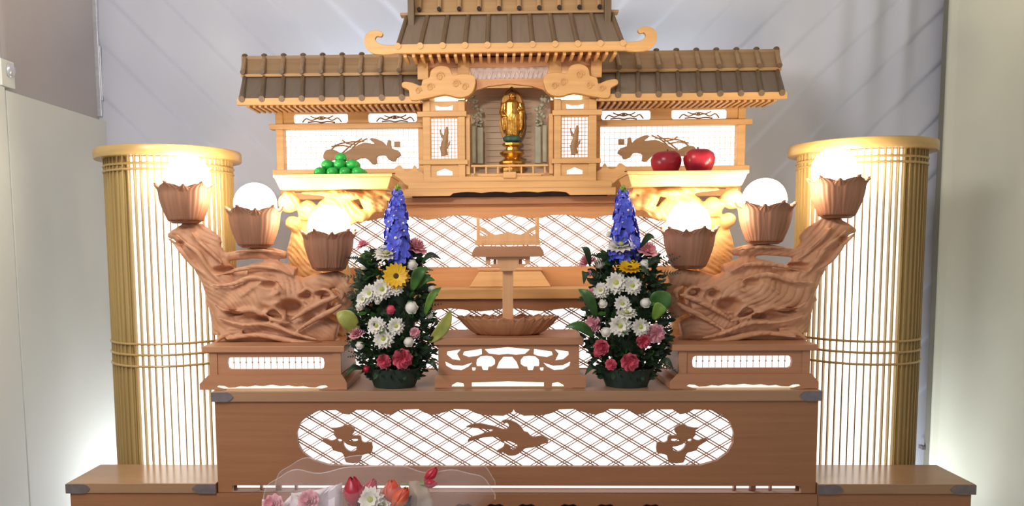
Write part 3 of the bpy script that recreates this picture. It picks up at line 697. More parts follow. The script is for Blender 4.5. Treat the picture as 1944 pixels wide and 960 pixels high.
for s in (-1, 1):
    m.tube([(xc+s*15*k, YS, zs(196)), (xc+s*19*k, YS-0.004, zs(214)), (xc+s*(15 if s < 0 else 14)*k, YS-0.016, zs(222 if s < 0 else 208))], [5*k, 5.5*k, 3.4*k], 10)
    m.tube([(xc+s*17*k, YS-0.006, zs(214)), (xc+s*17*k, YS-0.004, zs(235)), (xc+s*15.5*k, YS-0.002, zs(248))], [4.5*k, 4*k, 1.6*k], 10)
    m.ell((xc+s*13*k, YS-0.020, zs(221 if s < 0 else 206)), 2.6*k, 2*k, 3.6*k, 10)
for i in range(5):
    a = [(xc+(-9+i*4.4)*k, YS-0.0185+0.004*abs(i-2)/2, zs(200+abs(i-2)*3)), (xc+(-7+i*3.6)*k, YS-0.0225+0.004*abs(i-2)/2, zs(228)), (xc+(-8+i*4)*k, YS-0.017+0.004*abs(i-2)/2, zs(256))]
    m.tube(a, [1.0*k, 1.5*k, 1.2*k], 6)
link('robed_body', remeshed(m, 0.0016), gold, t, 60)
hd = MB(); hd.ell((xc, YS-0.002, zs(181)), 5.6*k, 5.6*k, 7*k, 16)
for s in (-1, 1): hd.ell((xc+s*5.6*k, YS-0.001, zs(181)), 1.1*k, 1.4*k, 3*k, 8)
hd.tube([(xc, YS-0.012, zs(180)), (xc, YS-0.0145, zs(183))], [0.7*k, 1.1*k], 6); hd.ell((xc, YS-0.0115, zs(185.3)), 1.8*k, 0.9*k, 0.5*k, 8)
for s in (-1, 1): hd.ell((xc+s*2.3*k, YS-0.0122, zs(180.2)), 1.3*k, 0.6*k, 0.35*k, 8)
hd.build('head', gold, t)
MB().ell((xc, YS+0.002, zs(177)), 6.2*k, 6*k, 5*k, 14).ell((xc, YS+0.001, zs(172)), 3*k, 3*k, 2.4*k, 10).build('hair', hair_m, t)
hal = [(-20,205),(-19,188),(-12,174),(-5,167),(0,162),(5,167),(12,174),(19,188),(20,205),(23,230),(20,250),(12,262),(-12,262),(-20,250),(-23,230)]
link('halo', fret([smooth2d([(xc+a*k, zs(b_)) for a, b_ in hal], 3)], YS+0.024, YS+0.030, 0.001), darkgold, t, 30)
m = MB(); m.tube([(xc+a*k*1.02, YS+0.024, zs(b_)) for a, b_ in smooth2d(hal[6:12], 3, False)], 0.003, 6)
m.tube([(xc+a*k*1.02, YS+0.024, zs(b_)) for a, b_ in smooth2d(hal[:4], 3, False)], 0.002, 6); m.build('halo_rim', gold, t)

# ------------------------------------------------------------------ standing slatted lanterns
YL = 2.78
def lantern(s):
    a = P(222, 500, YL) if s < 0 else P(1737, 500, YL); b = P(427, 500, YL) if s < 0 else P(1530, 500, YL)
    xa = P(206, 300, YL).x if s < 0 else P(1518, 292, YL).x; xb = P(438, 300, YL).x if s < 0 else P(1750, 292, YL).x
    x = (xa+xb)/2; R = (xb-xa)/2*0.985
    zt, zt2 = zc(267, YL-R), zc(287, YL-R)
    t = thing('slatted_lantern', 'tall round wooden slat lantern glowing white on the %s of the altar' % ('left' if s < 0 else 'right'), 'lantern', (x, YL, 0), 'slatted floor lanterns')
    MB().lathe([(0, zt2), (R+0.028, zt2), (R+0.030, zt2+0.004), (R+0.030, zt-0.004), (R+0.027, zt), (0, zt)], (x, YL, 0), 72).build('top_cap', gold_rim, t, 40)
    MB().lathe([(0, 0), (R+0.02, 0), (R+0.02, 0.05), (R, 0.06), (0, 0.06)], (x, YL, 0), 60).build('base_disc', gold_rim, t, 40)
    def ring(z, r=0.0045, dr=0.0):
        MB().grid(lambda u, v: (x+(R+dr+r*math.cos(2*PI*v))*math.cos(2*PI*u), YL+(R+dr+r*math.cos(2*PI*v))*math.sin(2*PI*u), z+r*math.sin(2*PI*v)), 72, 8, True).build('ring', gold_rim, t)
    for py in (302, 313): ring(zc(py, YL-R), 0.004)
    for py in (651, 672, 694): ring(zc(py, YL-R), 0.0042)
    m = MB(); n = 60; dp = 0.012
    for i in range(n):
        an = 2*PI*(i+0.5)/n; ca, sa = math.cos(an), math.sin(an); hw = 0.0019
        q = [(x+ca*r-sa*o, YL+sa*r+ca*o) for r, o in ((R, -hw), (R, hw), (R-dp, hw), (R-dp, -hw))]
        m.hexa([(c[0], c[1], 0.06) for c in q], [(c[0], c[1], zt2) for c in q])
    m.build('slat_screen', gold_wood, t, 0)
    fa = -PI/2-s*math.radians(29); hf = math.radians(48)      # the open glowing arc is turned towards the altar
    MB().lathe([(R-dp-0.002, 0.062), (R-dp-0.002, zt2-0.002)], (x, YL, 0), 40, cap=False, a0=fa-hf, a1=fa+hf).build('paper_screen', paper, t)
    rb = R-0.006
    MB().lathe([(rb, 0.062), (rb, zt2-0.002), (rb-0.004, zt2-0.002), (rb-0.004, 0.062), (rb, 0.062)], (x, YL, 0), 48, cap=False, a0=fa+hf, a1=fa-hf+2*PI).build('curved_side_board', gold_wood, t)
lantern(-1); lantern(1)

# ------------------------------------------------------------------ pedestals on the front tier
YP = 2.345
def Zp(y): return zc(y, YP)
def pedestal(s):
    # measured on each side; x in pixels
    L = (378, 658, 385, 655, 398, 646, 430, 615) if s < 0 else (1272, 1555, 1275, 1551, 1290, 1538, 1315, 1505)
    X = [P(q, 700, YP).x for q in L]
    xm = (X[0]+X[1])/2; zb = ZT+0.001
    t = thing('lamp_pedestal', 'brown wooden pedestal with lit slot and wavy foot under the %s lotus lamp carving' % ('left' if s < 0 else 'right'), 'pedestal', (xm, YP+0.12, zb), 'pedestals under the lotus lamp carvings')
    D = 0.25
    zc1, zc0 = Zp(655), Zp(667)
    MB().box(X[2], X[3], YP-0.004, YP+D, zc0, zc1).build('cap', ped_m, t, 0, 0.002)
    slot = [(X[6]+0.01, Zp(700)), (X[7]-0.01, Zp(700)), (X[7]-0.002, Zp(697)), (X[7], Zp(688)), (X[7]-0.002, Zp(680)), (X[7]-0.01, Zp(677)), (X[6]+0.01, Zp(677)), (X[6]+0.002, Zp(680)), (X[6], Zp(688)), (X[6]+0.002, Zp(697))]
    link('body_front', fret([rect(X[4], X[5], Zp(712), zc0-0.0002), slot], YP+0.008, YP+0.02), ped_m, t, 0)
    MB().box(X[4], X[4]+0.012, YP+0.0205, YP+D-0.01, Zp(712), zc0-0.0002).box(X[5]-0.012, X[5], YP+0.0205, YP+D-0.01, Zp(712), zc0-0.0002).box(X[4]+0.0125, X[5]-0.0125, YP+D-0.02, YP+D-0.01, Zp(712), zc0-0.0002).build_each('body_side', ped_m, t, 0)
    MB().box(X[4]-0.001, X[4]+0.02*1.1, YP+0.004, YP+0.0078, Zp(712), zc0).box(X[5]-0.022, X[5]+0.001, YP+0.004, YP+0.0078, Zp(712), zc0).build_each('corner_strip', ped_m, t, 0)
    m = MB(); z = Zp(688)
    for i in range(15):
        x = X[6]+0.016+i*(X[7]-X[6]-0.032)/14; m.tube([(x, YP+0.022, Zp(700)), (x, YP+0.022, Zp(677))], 0.0011, 5); m.ell((x, YP+0.022, z), 0.0028, 0.0022, 0.0028, 8)
    m.build('beaded_grille', carved, t)
    MB().box(X[4]+0.02, X[5]-0.02, YP+0.04, YP+0.043, Zp(708), Zp(670)).build('light_panel', lit, t, 0)
    # flared foot with wavy opening
    n = 9; w0, w1 = X[4]+0.02, X[5]-0.02
    xa, xb = (P(411, 735, YP).x, P(623, 735, YP).x) if s < 0 else (P(1303, 735, YP).x, P(1520, 735, YP).x)
    zt_, z0_ = Zp(710), zb+0.0003
    hole = [(xa+0.03, z0_+0.001)]; hole = []
    up = [(0.0, 0.008), (0.02, 0.013), (0.07, 0.012), (0.11, 0.006), (0.17, 0.007), (0.22, 0.011), (0.28, 0.009), (0.35, 0.013), (0.42, 0.011), (0.5, 0.015), (0.58, 0.011), (0.65, 0.013), (0.72, 0.009), (0.78, 0.011), (0.83, 0.007), (0.89, 0.006), (0.93, 0.012), (0.98, 0.013), (1.0, 0.008)]
    pts = [(X[0]+0.0, z0_), (xa+0.03, z0_)]+[(xa+(xb-xa)*a, z0_+b*1.0) for a, b in up]+[(xb-0.03, z0_), (X[1], z0_), (X[1], z0_+0.018), (X[5]+0.004, zt_), (X[4]-0.004, zt_), (X[0], z0_+0.018)]
    # order: the wave is crossed from left to right
    link('foot_front', fret([pts], YP-0.002, YP+0.006), ped_m, t, 0)
    MB().box(X[0]+0.001, X[4]+0.012, YP+0.0075, YP+D, z0_, z0_+0.018).box(X[5]-0.012, X[1]-0.001, YP+0.0075, YP+D, z0_, z0_+0.018).box(X[4], X[5], YP+0.0215, YP+D-0.01, Zp(713), zt_-0.0001).build_each('foot_side', ped_m, t, 0)
    MB().box(X[4]+0.013, X[5]-0.013, YP+0.02, YP+0.023, z0_, zt_-0.004).build('foot_light', litwarm, t, 0)
    return X, zc1
pedL = pedestal(-1); pedR = pedestal(1)

# centre pedestal
YQ = 2.37
def Zq(y): return zc(y, YQ)
X = [P(q, 700, YQ).x for q in (825, 1108, 832, 1100)]
xm = P(967, 700, YQ).x; zb = ZT+0.001
t = thing('centre_pedestal', 'wide low wooden pedestal with backlit scrollwork in the middle of the altar front', 'pedestal', (xm, YQ+0.1, zb))
D = 0.24
MB().box(X[0]-0.002, X[1], YQ-0.003, YQ+D, Zq(655), Zq(641)).build('cap', ped_m, t, 0, 0.003)
oq = lambda q: [(P(780+u/2.4, 380+v/2.4, YQ).x, P(780+u/2.4, 380+v/2.4, YQ).z) for u, v in q]
one = [[(242,690),(322,678),(324,703),(300,712),(262,716),(236,706)], [(165,690),(228,680),(210,700),(226,732),(188,726),(163,705)], [(298,745),(301,726),(318,712),(345,709),(370,713),(383,728),(383,748),(368,759),(353,760),(350,776),(328,776),(322,758),(300,758)], [(155,735),(190,752),(235,755),(282,740),(262,760),(230,776),(190,773),(160,756)], [(278,762),(296,764),(292,778),(280,778)]]
mid = [[(335,680),(442,670),(545,680),(520,702),(480,706),(442,702),(400,706),(355,700)], [(391,768),(402,738),(422,714),(462,714),(482,738),(493,768)]]
loops = [oq(q) for q in mid]
for q in one: loops += [oq(q), oq([(884-u, v) for u, v in q][::-1])]
link('scroll_front', fret([rect(X[2], X[3], Zq(712), Zq(655)-0.0002)]+loops, YQ+0.006, YQ+0.018), ped_m, t, 30)
MB().box(X[2]+0.001, X[2]+0.012, YQ+0.0185, YQ+D-0.01, Zq(712), Zq(655)-0.0002).box(X[3]-0.012, X[3]-0.001, YQ+0.0185, YQ+D-0.01, Zq(712), Zq(655)-0.0002).build_each('body_side', ped_m, t, 0)
MB().box(X[2]+0.013, X[3]-0.013, YQ+0.035, YQ+0.038, Zq(711), Zq(656)).build('light_panel', lit, t, 0)
zz = [zb+0.0003, zb+0.004, zb+0.014]
fx = lambda u: P(780+u/2.4, 735, YQ).x
hs = [[(fx(185), zz[1]), (fx(243), zz[1]), (fx(240), zz[2]), (fx(212), zz[2]+0.004), (fx(190), zz[2]-0.004)], [(fx(278), zz[1]), (fx(606), zz[1]), (fx(606), zz[2]+0.003), (fx(442), zz[2]+0.006), (fx(278), zz[2]+0.003)], [(fx(642), zz[1]), (fx(698), zz[1]), (fx(692), zz[2]-0.004), (fx(668), zz[2]+0.004), (fx(644), zz[2])]]
link('foot_front', fret([[(X[0], zz[0]), (X[1]+0.006, zz[0]), (X[1]+0.006, Zq(715)), (X[3], Zq(711)), (X[2], Zq(711)), (X[0], Zq(715))]]+hs, YQ-0.004, YQ+0.004), ped_m, t, 0)
MB().box(X[0]+0.001, X[2]+0.02, YQ+0.0045, YQ+D, zz[0], Zq(716)).box(X[3]-0.02, X[1]+0.004, YQ+0.0045, YQ+D, zz[0], Zq(716)).build_each('foot_side', ped_m, t, 0)
MB().box(X[2]+0.021, X[3]-0.021, YQ+0.02, YQ+0.023, zz[0], Zq(716)).build('foot_light', litwarm, t, 0)
ZQ = Zq(641)

# lotus-footed tablet stand on the centre pedestal
YT = 2.47
Zt = lambda y: zc(y, YT)
kt = YT/F; xt = P(964, 560, YT).x; zb = ZQ+0.001
t = thing('tablet_stand', 'pale wooden single-post stand rising from a carved lotus bowl on the centre pedestal', 'stand', (xt, YT, zb))
zr = Zt(600)
def petal_bowl(m, c, r0, r1, z0, z1, n, ey=1.0, flare=0.0, tip=0.35):
    """bowl of n overlapping pointed petals (thin closed shells)"""
    for layer in range(2):
        for i in range(n):
            a = 2*PI*(i+0.5*layer)/n; hw = PI/n*1.15
            def fn(u, v, a=a, layer=layer, hw=hw):
                up = v; w = 1-tip*(up**3)*2.0 if up < 0.7 else max(0.02, (1-tip*(0.7**3)*2.0)*(1-((up-0.7)/0.3)**1.6))
                w = min(1.0, w)*(0.75+0.25*min(1, up*3))
                q = (u*2-1)*hw*w
                r = r0+(r1-r0)*math.sin(up*PI*0.5)**0.8+flare*up**4-layer*0.003-0.10*r1*(abs(u*2-1)**2)*0.5
                r += 0.003*math.cos(abs(u*2-1)*PI*3)
                return (c[0]+r*math.cos(a+q), c[1]+ey*r*math.sin(a+q), z0+(z1-z0)*up*(1-0.06*layer)+0.0*u)
            m.grid(fn, 8, 10)
m = MB(); petal_bowl(m, (xt, YT), 0.092, 0.146, zb, Zt(599), 15, 0.52, 0.012, 0.22)
m.build('lotus_bowl', ped_m, t, 60, 0, 0.003)
MB().lathe([(0, zb), (0.083, zb), (0.105, zb+0.022), (0.120, zb+0.042), (0, zb+0.045)], (xt, YT, 0), 40, 1, 0.50).build('bowl_core', ped_m, t, 40)
m = MB()
m.box(xt-10*kt, xt+10*kt, YT-0.014, YT+0.014, zb+0.0455, Zt(513)); m.build('post', post_m, t, 0, 0.002)
m = MB(); m.box(xt-14*kt, xt+14*kt, YT-0.022, YT+0.022, Zt(513)+0.0002, Zt(502)); m.build('neck_block', post_m, t, 0, 0.002)
m = MB()
link('bracket_board', fret([[(xt-41*kt, Zt(486)), (xt-41*kt, Zt(499)), (xt-30*kt, Zt(505)), (xt-16*kt, Zt(506)), (xt-14*kt, Zt(513)), (xt+14*kt, Zt(513)), (xt+16*kt, Zt(506)), (xt+30*kt, Zt(505)), (xt+41*kt, Zt(499)), (xt+41*kt, Zt(486))],
     rect(xt-33*kt, xt-20*kt, Zt(501), Zt(491)), rect(xt+20*kt, xt+33*kt, Zt(501), Zt(491))], YT-0.036, YT-0.0225, 0.0005), post_m, t, 0)
m = MB()
for s in (-1, 1):
    for d in (24, 38): m.box(xt+s*(d-3)*kt, xt+s*(d+3)*kt, YT-0.02, YT+0.03, Zt(501), Zt(486.5))
m.build_each('bearing_block', orange, t, 0, 0.001)
link('tray_board', fret([smooth2d([(xt-62*kt, Zt(472)), (xt-66*kt, Zt(482)), (xt-58*kt, Zt(486)), (xt, Zt(486)), (xt+58*kt, Zt(486)), (xt+66*kt, Zt(482)), (xt+62*kt, Zt(472)), (xt+52*kt, Zt(467)), (xt, Zt(468)), (xt-52*kt, Zt(467))], 3)], YT-0.055, YT+0.055, 0.001), ped_m, t, 30)
MB().box(xt-60*kt, xt+60*kt, YT-0.05, YT+0.05, Zt(465), Zt(455)).build('seat_board', post_m, t, 0, 0.002)
m = MB()
for s in (-1, 1):
    for yy in (-0.045, 0.037): m.box(xt+s*58*kt, xt+s*53*kt, YT+yy, YT+yy+0.008, Zt(455), Zt(413))
m.build_each('rail_post', post_m, t, 0, 0.001)
sc = [(-52,455),(-52,446),(-44,449),(-36,446),(-44,440),(-52,436),(-52,430),(-42,434),(-34,441),(-24,446),(-10,444),(0,440),(10,444),(24,446),(34,441),(42,434),(52,430),(52,436),(44,440),(36,446),(44,449),(52,446),(52,455)]
link('scroll_rail', fret([[(xt+a*kt, Zt(b_)) for a, b_ in sc]], YT-0.044, YT-0.038, 0.001), post_m, t, 30)

# ------------------------------------------------------------------ carved driftwood stands with three lotus lamps
YD = 2.49
kd = YD/F
def cup_petals(m, c, r, z0, z1, a0):
    # two rings of six broad petals: steep bulging sides, fine upright ribs, pointed tips that flare out
    for layer, n in ((0, 5), (1, 5)):
        for i in range(n):
            a = a0+2*PI*(i+0.5*layer)/n+PI/n; hw = PI/n*1.12
            def fn(u, v, a=a, layer=layer, hw=hw):
                side = abs(u*2-1)
                w = (0.80+0.20*min(1, v*4))*(1 if v < 0.70 else (max(0.16, (1-((v-0.70)/0.24)**2.0)**0.5) if v < 0.93 else 0.16*(1.02-v)/0.09))
                rr = r*(0.70+0.36*math.sin(min(1, v*1.25)*PI*0.5))-0.005*layer-0.08*r*side**2
                rr += 0.018*max(0, (v-0.74)/0.26)**1.6+0.0009*math.cos((u*2-1)*PI*7)
                return (c[0]+rr*math.cos(a+(u*2-1)*hw*w), c[1]+rr*math.sin(a+(u*2-1)*hw*w)*0.95, z0+(z1-z0)*(v*1.14 if layer == 0 else v*1.05))
            m.grid(fn, 28, 20)
def lotus_lamps(s, zbase):
    # s = -1 left (as measured), s = +1 mirrored; ox shifts the mirrored carving onto its pedestal
    def Q(px, py, dy=0):
        v = P(px, py, YD); return Vector((-s*v.x*(1 if s < 0 else 1), YD+dy, v.z)) if s > 0 else Vector((v.x, YD+dy, v.z))
    ox = 0.0 if s < 0 else SHIFT
    def q(px, py, dy=0): v = Q(px, py, dy); v.x += ox; return v
    t = thing('lotus_lamp_stand', 'carved driftwood-like wooden stand holding three lit lotus lamps, %s of the altar front' % ('left' if s < 0 else 'right'), 'lamp', (q(520, 650).x, YD, zbase), 'carved lotus lamp stands')
    m = MB()
    def cap(pts): m.tube([q(a[0], a[1], a[3] if len(a) > 3 else 0) for a in pts], [a[2]*kd for a in pts], 14, 0.72)
    cap([(440,630,36),(432,590,34),(428,555,36),(412,520,34),(390,492,28),(366,466,24),(348,446,20),(345,436,22)])
    cap([(318,447,4),(330,446,10),(350,438,13)])
    cap([(340,440,12),(370,448,20),(400,470,18),(420,490,14)])
    cap([(366,434,6),(392,446,9),(408,456,10),(420,462,5)]); cap([(345,430,7),(380,430,7),(408,446,5),(416,455,5)])
    cap([(408,490,8),(440,486,9),(480,480,11),(520,481,11),(545,484,7)])
    cap([(440,575,38),(500,560,42,-0.02),(560,565,44),(625,585,34)])
    cap([(475,525,24),(520,520,28),(560,530,24)]); cap([(425,520,16),(450,528,16),(480,530,16)])
    cap([(570,555,26),(600,535,16),(640,530,17),(660,538,15)]); cap([(655,540,18),(655,575,16),(640,600,20)])
    cap([(425,628,20),(470,620,30),(540,618,34),(600,622,30),(640,632,20)])
    cap([(410,655,10),(450,645,20),(520,640,22),(600,645,18),(645,652,12)])
    cap([(398,580,10),(408,560,14),(415,540,12)])
    # carved ridges along the flow of the wood
    def ridge(pts, r, dy=-0.05):
        pp = smooth2d([(a, b) for a, b in pts], 4, False); n = len(pp)
        m.tube([q(a, b, dy) for a, b in pp], [kd*r*(0.35+0.65*math.sin(PI*(i+0.5)/n)) for i in range(n)], 8, 1.0)
    for pts, r, dy in (
        ([(345,445),(362,462),(385,478),(402,505),(425,530)], 5, -0.042), ([(328,452),(350,472),(372,500),(398,520)], 5, -0.036),
        ([(370,440),(390,462),(410,480),(430,500)], 5, -0.034), ([(420,520),(455,512),(490,506),(530,508),(560,520)], 5, -0.044),
        ([(410,540),(450,538),(490,525),(530,535),(548,555)], 5, -0.058), ([(470,560),(500,540),(530,538),(540,550),(522,560)], 5, -0.062),
        ([(420,575),(450,590),(490,585),(520,600),(560,610)], 5, -0.062), ([(425,600),(470,612),(520,612),(570,630),(610,640)], 5, -0.060),
        ([(560,605),(590,585),(620,570),(650,560)], 6, -0.058), ([(570,625),(610,600),(640,585),(655,575)], 6, -0.052),
        ([(575,560),(590,545),(610,560),(600,575),(585,568)], 5, -0.050), ([(600,560),(622,548),(640,560),(628,572)], 5, -0.048),
        ([(640,545),(655,555),(650,570)], 5, -0.042), ([(500,600),(530,580),(550,600),(535,612)], 5, -0.060),
        ([(440,640),(500,632),(570,645),(620,648)], 6, -0.050), ([(415,650),(440,630),(470,625)], 5, -0.044),
        ([(450,478),(490,474),(540,480)], 4, -0.030), ([(490,560),(520,575),(545,572)], 5, -0.062)):
        ridge(pts, r, dy)
    me = remeshed(m, 0.0042)
    # relief: recesses and gouged flow lines cut into the surface
    rec = [(q(558, 580).x, q(558, 580).z, 20*kd, 12*kd, 0.05), (q(452, 592).x, q(452, 592).z, 16*kd, 5*kd, 0.03), (q(505, 602).x, q(505, 602).z, 16*kd, 6*kd, 0.03),
           (q(520, 538).x, q(520, 538).z, 16*kd, 6*kd, 0.03), (q(430, 512).x, q(430, 512).z, 18*kd, 7*kd, 0.04), (q(585, 560).x, q(585, 560).z, 10*kd, 6*kd, 0.03), (q(618, 556).x, q(618, 556).z, 12*kd, 6*kd, 0.03), (q(350, 462).x, q(350, 462).z, 10*kd, 5*kd, 0.02)]
    for v in me.vertices:
        p = v.co
        if p.y < YD:
            d = 0
            for rx, rz, a, b, dep in rec:
                e = ((p.x-rx)/a)**2+((p.z-rz)/b)**2
                if e < 2.2: d = max(d, dep*math.exp(-e*e*1.2))
            wx = (p.x*-s if s > 0 else p.x)*1.0
            n1 = noise.noise(Vector((p.x*9, 0.3, p.z*9))); f = math.sin((p.z*0.75+p.x*(0.66 if s < 0 else -0.66)+n1*0.055)*330)
            d2 = 0.0032*max(0, f)**2+0.006*noise.noise(Vector((p.x*24, p.y*24, p.z*24)))
            fade = min(1, max(0, (p.z-zbase-0.004)/0.02))
            p.y += (d+d2)*fade
        if p.z < zbase+0.001: p.z = zbase+0.0005
    link('driftwood_carving', me, carved, t, 60)
    cups = ((355,424,356,45,62), (487,470,400,45,68), (627,514,444,44,70))
    bulbs = ((368,334,39), (489,388,40), (627,430,40))
    for (cx_, yb, yt, r, h), (bx_, by_, br) in zip(cups, bulbs):
        c = q(cx_, yb, -0.01); top = q(cx_, yt)
        hub = MB().lathe([(0, c.z), (24*kd, c.z), (31*kd, c.z+0.007), (26*kd, c.z+0.012), (0, c.z+0.012)], (c.x, c.y, 0), 28, 1, 0.9).build('cup_collar', cup_m, t, 40)
        m = MB(); cup_petals(m, (c.x, c.y), r*kd, c.z+0.008, top.z, (PI if s < 0 else 0)-PI/5)
        lc = m.build('lotus_cup', cup_m, t, 60, 0, 0.0022)
        b = q(bx_, by_, 0.0)
        bz = max(b.z, 0); 
        MB().lathe([(0, c.z+0.012), (0.014, c.z+0.012), (0.014, b.z-br*kd+0.006), (0, b.z-br*kd+0.006)], (c.x, c.y, 0), 16).build('bulb_holder', chrome, lc)
        MB().ell((c.x+(b.x-c.x)*0.5, c.y, b.z), br*kd, br*kd, br*kd, 28).build('globe_bulb', bulb_m, lc)
SHIFT = (P(1597, 424, YD).x)-(-P(347, 424, YD).x)-0.004
SHIFT = 0.5*((P(1597, 400, YD).x+P(347, 400, YD).x)+(P(1302, 470, YD).x+P(627, 470, YD).x))
lotus_lamps(-1, pedL[1]); lotus_lamps(1, pedR[1])

# ------------------------------------------------------------------ offering stands with trays (behind the lamps)
YO = 2.68
ko = YO/F
def offering(s):
    def q(px, py, dy=0):
        v = P(px, py, YO); return Vector((v.x if s < 0 else -v.x+OS, YO+dy, v.z))
    t = thing('offering_stand', 'tray on a carved lotus-leaf stand, holding %s' % ('the pile of green fruit' if s < 0 else 'the red apples'), 'stand', (q(640, 500).x, YO, ZT+0.001), 'carved offering stands')
    a, b = q(536, 333).x, q(750, 333).x
    a, b = min(a, b), max(a, b); z1 = q(640, 335).z; z0 = q(640, 362).z
    y0, y1 = YO-0.10, YO+0.10
    ins = 0.014
    m = MB(); m.hexa([(a+ins, y0+ins, z0), (b-ins, y0+ins, z0), (b-ins, y1-ins, z0), (a+ins, y1-ins, z0)], [(a, y0, z1-0.010), (b, y0, z1-0.010), (b, y1, z1-0.010), (a, y1, z1-0.010)])
    m.build('tray', pale, t, 0, 0.002)
    MB().box(a-0.003, b+0.003, y0-0.003, y0+0.006, z1-0.0098, z1).box(a-0.003, b+0.003, y1-0.006, y1+0.003, z1-0.0098, z1).box(a-0.003, a+0.006, y0+0.0065, y1-0.0065, z1-0.0098, z1).box(b-0.006, b+0.003, y0+0.0065, y1-0.0065, z1-0.0098, z1).build_each('tray_rim', pale, t, 0, 0.001)
    m = MB()
    def leaf(px, py, rx, ry, dy, tilt=0.0):
        c = q(px, py, dy); m.ell(c, rx*ko, 0.028, ry*ko, 16, Matrix.Rotation(tilt*(1 if s < 0 else -1), 3, 'Y'))
    leaf(645, 402, 44, 30, -0.02, 0.1); leaf(555, 386, 20, 19, -0.045); leaf(588, 400, 17, 20, -0.035, 0.4); leaf(703, 384, 15, 24, -0.03, -0.5)
    leaf(722, 390, 15, 13, -0.01, 0.3); leaf(562, 425, 16, 14, -0.03, 0.6)
    leaf(668, 374, 26, 8, -0.06, 0.0); leaf(738, 375, 14, 7, 0.0, 0.4); leaf(690, 410, 11, 12, -0.02, 0.5)
    def cap(pts): m.tube([q(x_, y_, d_) for x_, y_, r_, d_ in pts], [r_*ko for x_, y_, r_, d_ in pts], 12, 0.8)
    cap([(590,540,34,0),(572,470,28,0),(574,430,18,0),(600,412,10,0),(640,385,20,0),(648,366,22,0)])
    cap([(640,540,30,0),(636,470,20,0),(640,430,20,0),(645,372,24,0)])
    cap([(575,367,3,-.02),(600,368,4,-.03),(650,369,8,-.03),(700,370,9,-.03),(735,366,5,-.02)])
    cap([(540,368,3,-.02),(556,370,9,-.02),(575,392,6,-.02)]); cap([(700,372,7,-.02),(716,392,6,-.02),(700,412,5,-.02),(680,420,6,0)])
    cap([(590,540,40,0),(620,600,46,0),(650,540,34,0)])
    zb_ = ZT+0.001
    c0 = q(620, 600)
    m.tube([(c0.x, YO, zb_+0.018), (c0.x, YO, c0.z)], [0.10, 0.07], 14, 0.8)
    me = remeshed(m, 0.0048)
    for v in me.vertices:
        p = v.co
        if p.y < YO+0.01:
            p.y += 0.006*noise.noise(p*26)+0.0025*math.sin((p.x*0.8+p.z+0.05*noise.noise(p*9))*300)
        p.z = min(max(p.z, zb_+0.0005), z0-0.0005)
    link('carved_leaf_stem', me, pale, t, 60)
    return a, b, z1
OS = P(1292, 345, YO).x+P(643, 345, YO).x
oL = offering(-1); oR = offering(1)

def apply_place(o, c, rot): o.location = c; o.rotation_euler = rot
# green fruit pyramid
zt_ = oL[2]-0.010
rg = 0.0205
def fruit(name, prof, c, mat, n=20, label=None, cat='fruit', group=None, fn=None):
    t = thing(name, label, cat, (0, 0, 0), group)
    MB().lathe(prof, (0, 0, 0), n, fn=fn).build('flesh', mat, t, 60)
    return t
prof = [(0, -0.86), (0.35, -0.84), (0.7, -0.66), (0.93, -0.3), (1.0, 0.02), (0.93, 0.36), (0.7, 0.66), (0.38, 0.82), (0.12, 0.84), (0, 0.80)]
t0 = None; cnt = 0
cen = P(650, 330, YO)
spots = []
for lv, (nx, ny) in enumerate(((4, 3), (3, 2), (1, 1))):
    if lv == 2: spots.append((cen.x, YO-0.02, zt_+rg*0.86+2*rg*1.22, lv, 0, 0)); continue
    for j in range(ny):
        for i in range(nx):
            spots.append((cen.x+(i-(nx-1)/2)*rg*2.02, YO-0.02+(j-(ny-1)/2)*rg*2.02, zt_+rg*0.86+lv*rg*1.30, lv, i, j))
def place_words(lv, i, j, nx, ny):
    col = {4: ('leftmost', 'second from left', 'third from left', 'rightmost'), 3: ('left', 'middle', 'right'), 1: ('single',)}[nx][i]
    row = {3: ('front row', 'middle row', 'back row'), 2: ('front row', 'back row'), 1: ('',)}[ny][j]
    return col, row
for x, y, z, lv, i, j in spots:
    if lv == 2: lab = 'green round fruit on the very top of the pile'
    else:
        nx, ny = ((4, 3), (3, 2))[lv]; c_, r_ = place_words(lv, i, j, nx, ny)
        lab = 'green round fruit, %s in the %s of the %s layer' % (c_, r_, ('bottom', 'second')[lv])
    if t0 is None:
        t0 = thing('green_fruit', lab, 'fruit', (0, 0, 0), 'green fruit piled on the left tray')
        MB().lathe([(r*rg, z_*rg) for r, z_ in prof], n=22).build('flesh', fruit_g, t0, 70)
        MB().lathe([(0.0, 0.80*rg), (0.10*rg, 0.82*rg), (0.11*rg, 0.90*rg), (0, 0.92*rg)], n=8).build('stem_scar', leaf_m, t0)
        o = t0; ch0 = list(t0.children)
    else:
        o = t0.copy(); COL.objects.link(o); o['label'] = lab
        for c in ch0: d = c.copy(); COL.objects.link(d); d.parent = o
    o.location = (x, y, z); o.rotation_euler = (0, 0, random.random()*6)
